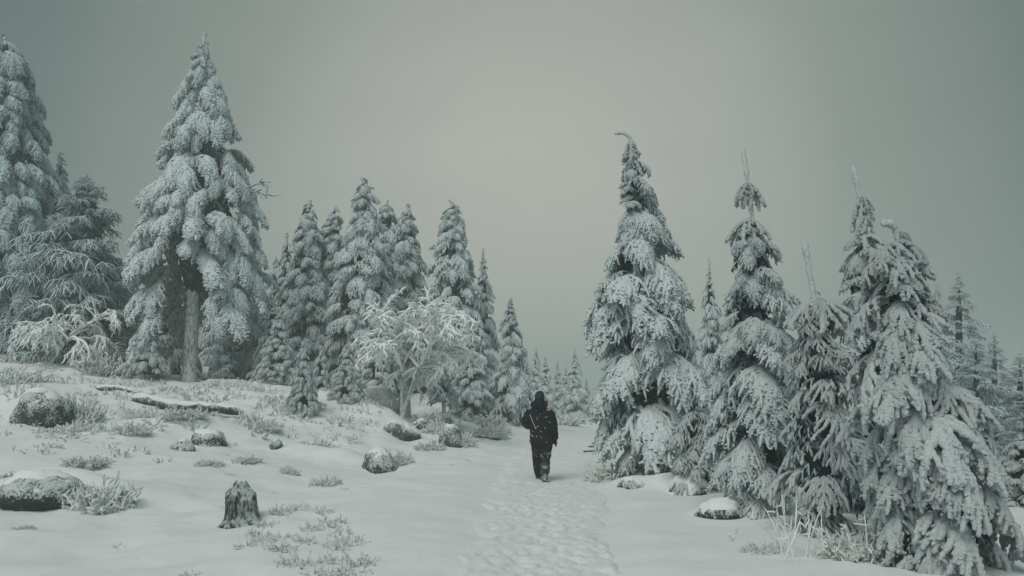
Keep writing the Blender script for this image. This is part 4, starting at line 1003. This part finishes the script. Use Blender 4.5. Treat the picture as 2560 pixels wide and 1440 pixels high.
fused('trousers', [ring_loft([(-0.015, 0, 0.70, 0.15, 0.12), (-0.015, 0, 0.78, 0.185, 0.14), (-0.015, 0, 0.92, 0.17, 0.13)], 22),
                   limb([(-0.105, 0, 0.86, 0.118), (-0.105, 0.04, 0.68, 0.105), (-0.105, 0.11, 0.49, 0.082), (-0.095, 0.17, 0.32, 0.078), (-0.075, 0.24, 0.12, 0.066)], 14, 22, 0.05, 4),
                   limb([(0.075, 0, 0.86, 0.12), (0.07, 0.03, 0.68, 0.108), (0.055, 0.04, 0.48, 0.088), (0.045, -0.03, 0.32, 0.082), (0.03, -0.10, 0.18, 0.070)], 14, 22, 0.05, 5)], M_trouser, person)
fused('snowy_gaiter', [limb([(0.05, 0.0, 0.40, 0.088), (0.042, -0.045, 0.30, 0.087), (0.03, -0.11, 0.17, 0.076)], 14, 10, 0.04, 6)], M_trouser_low, person)
b1 = fused('boot', [limb([(0.03, -0.115, 0.22, 0.06), (0.03, -0.135, 0.14, 0.062), (0.03, -0.13, 0.10, 0.058)], 12, 8), limb([(0.03, -0.165, 0.135, 0.045), (0.03, -0.11, 0.10, 0.052), (0.03, -0.03, 0.05, 0.052), (0.03, 0.03, 0.045, 0.040)], 12, 12)], M_boot, person, 0.009)
sole = limb([(0.03, -0.195, 0.115, 0.036), (0.03, -0.135, 0.06, 0.044), (0.03, -0.05, 0.015, 0.048), (0.03, 0.05, 0.012, 0.036)], 12, 12)
fused('sole', [sole], M_boot, b1, 0.009)
for t_ in range(5):
    c_ = np.array([0.03, -0.19 + 0.03 * t_, 0.085 - 0.024 * t_])
    v, q = limb([(c_[0] - 0.035, c_[1], c_[2], 0.008), (c_[0] + 0.035, c_[1], c_[2], 0.008)], 6, 4)
    obj('tread', mesh_np('tread', v, q, M_fleck), b1)
b2 = fused('boot', [limb([(-0.075, 0.235, 0.20, 0.058), (-0.07, 0.25, 0.08, 0.058)], 12, 8), limb([(-0.07, 0.20, 0.06, 0.046), (-0.07, 0.28, 0.055, 0.054), (-0.07, 0.38, 0.05, 0.048), (-0.07, 0.44, 0.045, 0.035)], 12, 12)], M_boot, person, 0.009)
def glove(w, d, side):
    w = Vector(w); d = Vector(d).normalized(); s_ = Vector(side).normalized(); n_ = d.cross(s_)
    P = lambda a, b_, c_, r: (*(w + d * a + s_ * b_ + n_ * c_), r)
    parts = [limb([P(-0.02, 0, 0, 0.034), P(0.03, 0, 0, 0.038), P(0.085, 0, 0, 0.036)], 10, 8)]
    for b_, ln in ((-0.028, 0.058), (-0.009, 0.07), (0.010, 0.066), (0.028, 0.05)):
        parts.append(limb([P(0.07, b_, 0, 0.012), P(0.07 + ln * .55, b_, 0.008, 0.011), P(0.07 + ln, b_, 0.024, 0.009)], 8, 7))
    parts.append(limb([P(0.02, -0.03, 0.005, 0.014), P(0.055, -0.052, 0.015, 0.012), P(0.085, -0.05, 0.028, 0.010)], 8, 7))
    return fused('glove', parts, M_jacket, person, 0.006, 1)
glove((0.228, 0.06, 0.83), (0.05, 0.18, -1), (0, 1, 0.1)); glove((-0.185, 0.215, 1.125), (0.75, 0.35, 0.25), (0, -0.2, 1))
v, q = tubes(np.array([[(-0.235, -0.118, 1.345), (-0.20, -0.160, 1.25), (-0.165, -0.176, 1.16), (-0.125, -0.182, 1.06)]]), np.full((1, 4), 0.0055), 6)
obj('cord', mesh_np('cord', v, q, M_cord), person)
gf = np.random.default_rng(3); G = Geo()
def fleck(p, r):
    v, q = ring_loft([(p[0], p[1], p[2] + r * math.sin(t), max(0.001, r * math.cos(t)), max(0.001, r * math.cos(t))) for t in (-0.8, 0, 0.8)], 6); G.add(v, q)
for _ in range(85):
    z = 0.8 + 0.72 * gf.random(); t = -np.pi * gf.random()
    rx = np.interp(z, [0.8, 1.02, 1.28, 1.45, 1.5], [0.225, 0.205, 0.215, 0.165, 0.11]); ry = np.interp(z, [0.8, 1.02, 1.28, 1.45, 1.5], [0.165, 0.155, 0.16, 0.125, 0.105])
    fleck((-0.04 + rx * 0.98 * math.cos(t), ry * 1.0 * math.sin(t) - 0.004, z), 0.0035 + 0.006 * gf.random() ** 2)
for _ in range(40):
    z = 0.5 + 0.32 * gf.random(); sd_ = gf.integers(2); t = -np.pi * gf.random(); cx = (-0.105, 0.06)[sd_]
    cy = (np.interp(z, [0.49, 0.86], [0.11, 0]), 0.035)[sd_]
    fleck((cx + 0.10 * math.cos(t), cy + 0.10 * math.sin(t), z), 0.003 + 0.004 * gf.random())
fl = obj('snow_flecks', G.mesh('snow_flecks', M_fleck), person); fl['kind'] = 'stuff'

# ---------------------------------------------------------------- haze
def box(name, lo, hi):
    v = [(x, y, z) for z in (lo[2], hi[2]) for y in (lo[1], hi[1]) for x in (lo[0], hi[0])]
    f = [(0, 2, 3, 1), (4, 5, 7, 6), (0, 1, 5, 4), (2, 6, 7, 3), (0, 4, 6, 2), (1, 3, 7, 5)]
    me = bpy.data.meshes.new(name); me.from_pydata(v, [], f); me.update(); return me
zmin = float(Z.min()) - 1.0
hz = obj('haze', box('haze', (-950, -70, zmin), (950, 1550, 21.0)))
tag(hz, 'pale winter fog hanging over the whole plateau', kind='stuff')
hm = bpy.data.materials.new('fog'); hm.use_nodes = True; hn = hm.node_tree; hn.nodes.clear()
ho = hn.nodes.new('ShaderNodeOutputMaterial'); pv = hn.nodes.new('ShaderNodeVolumePrincipled')
pv.inputs['Color'].default_value = (0.89, 0.95, 0.92, 1); pv.inputs['Density'].default_value = HAZE; pv.inputs['Anisotropy'].default_value = 0.5
hn.links.new(pv.outputs[0], ho.inputs['Volume'])
hz.data.materials.append(hm)
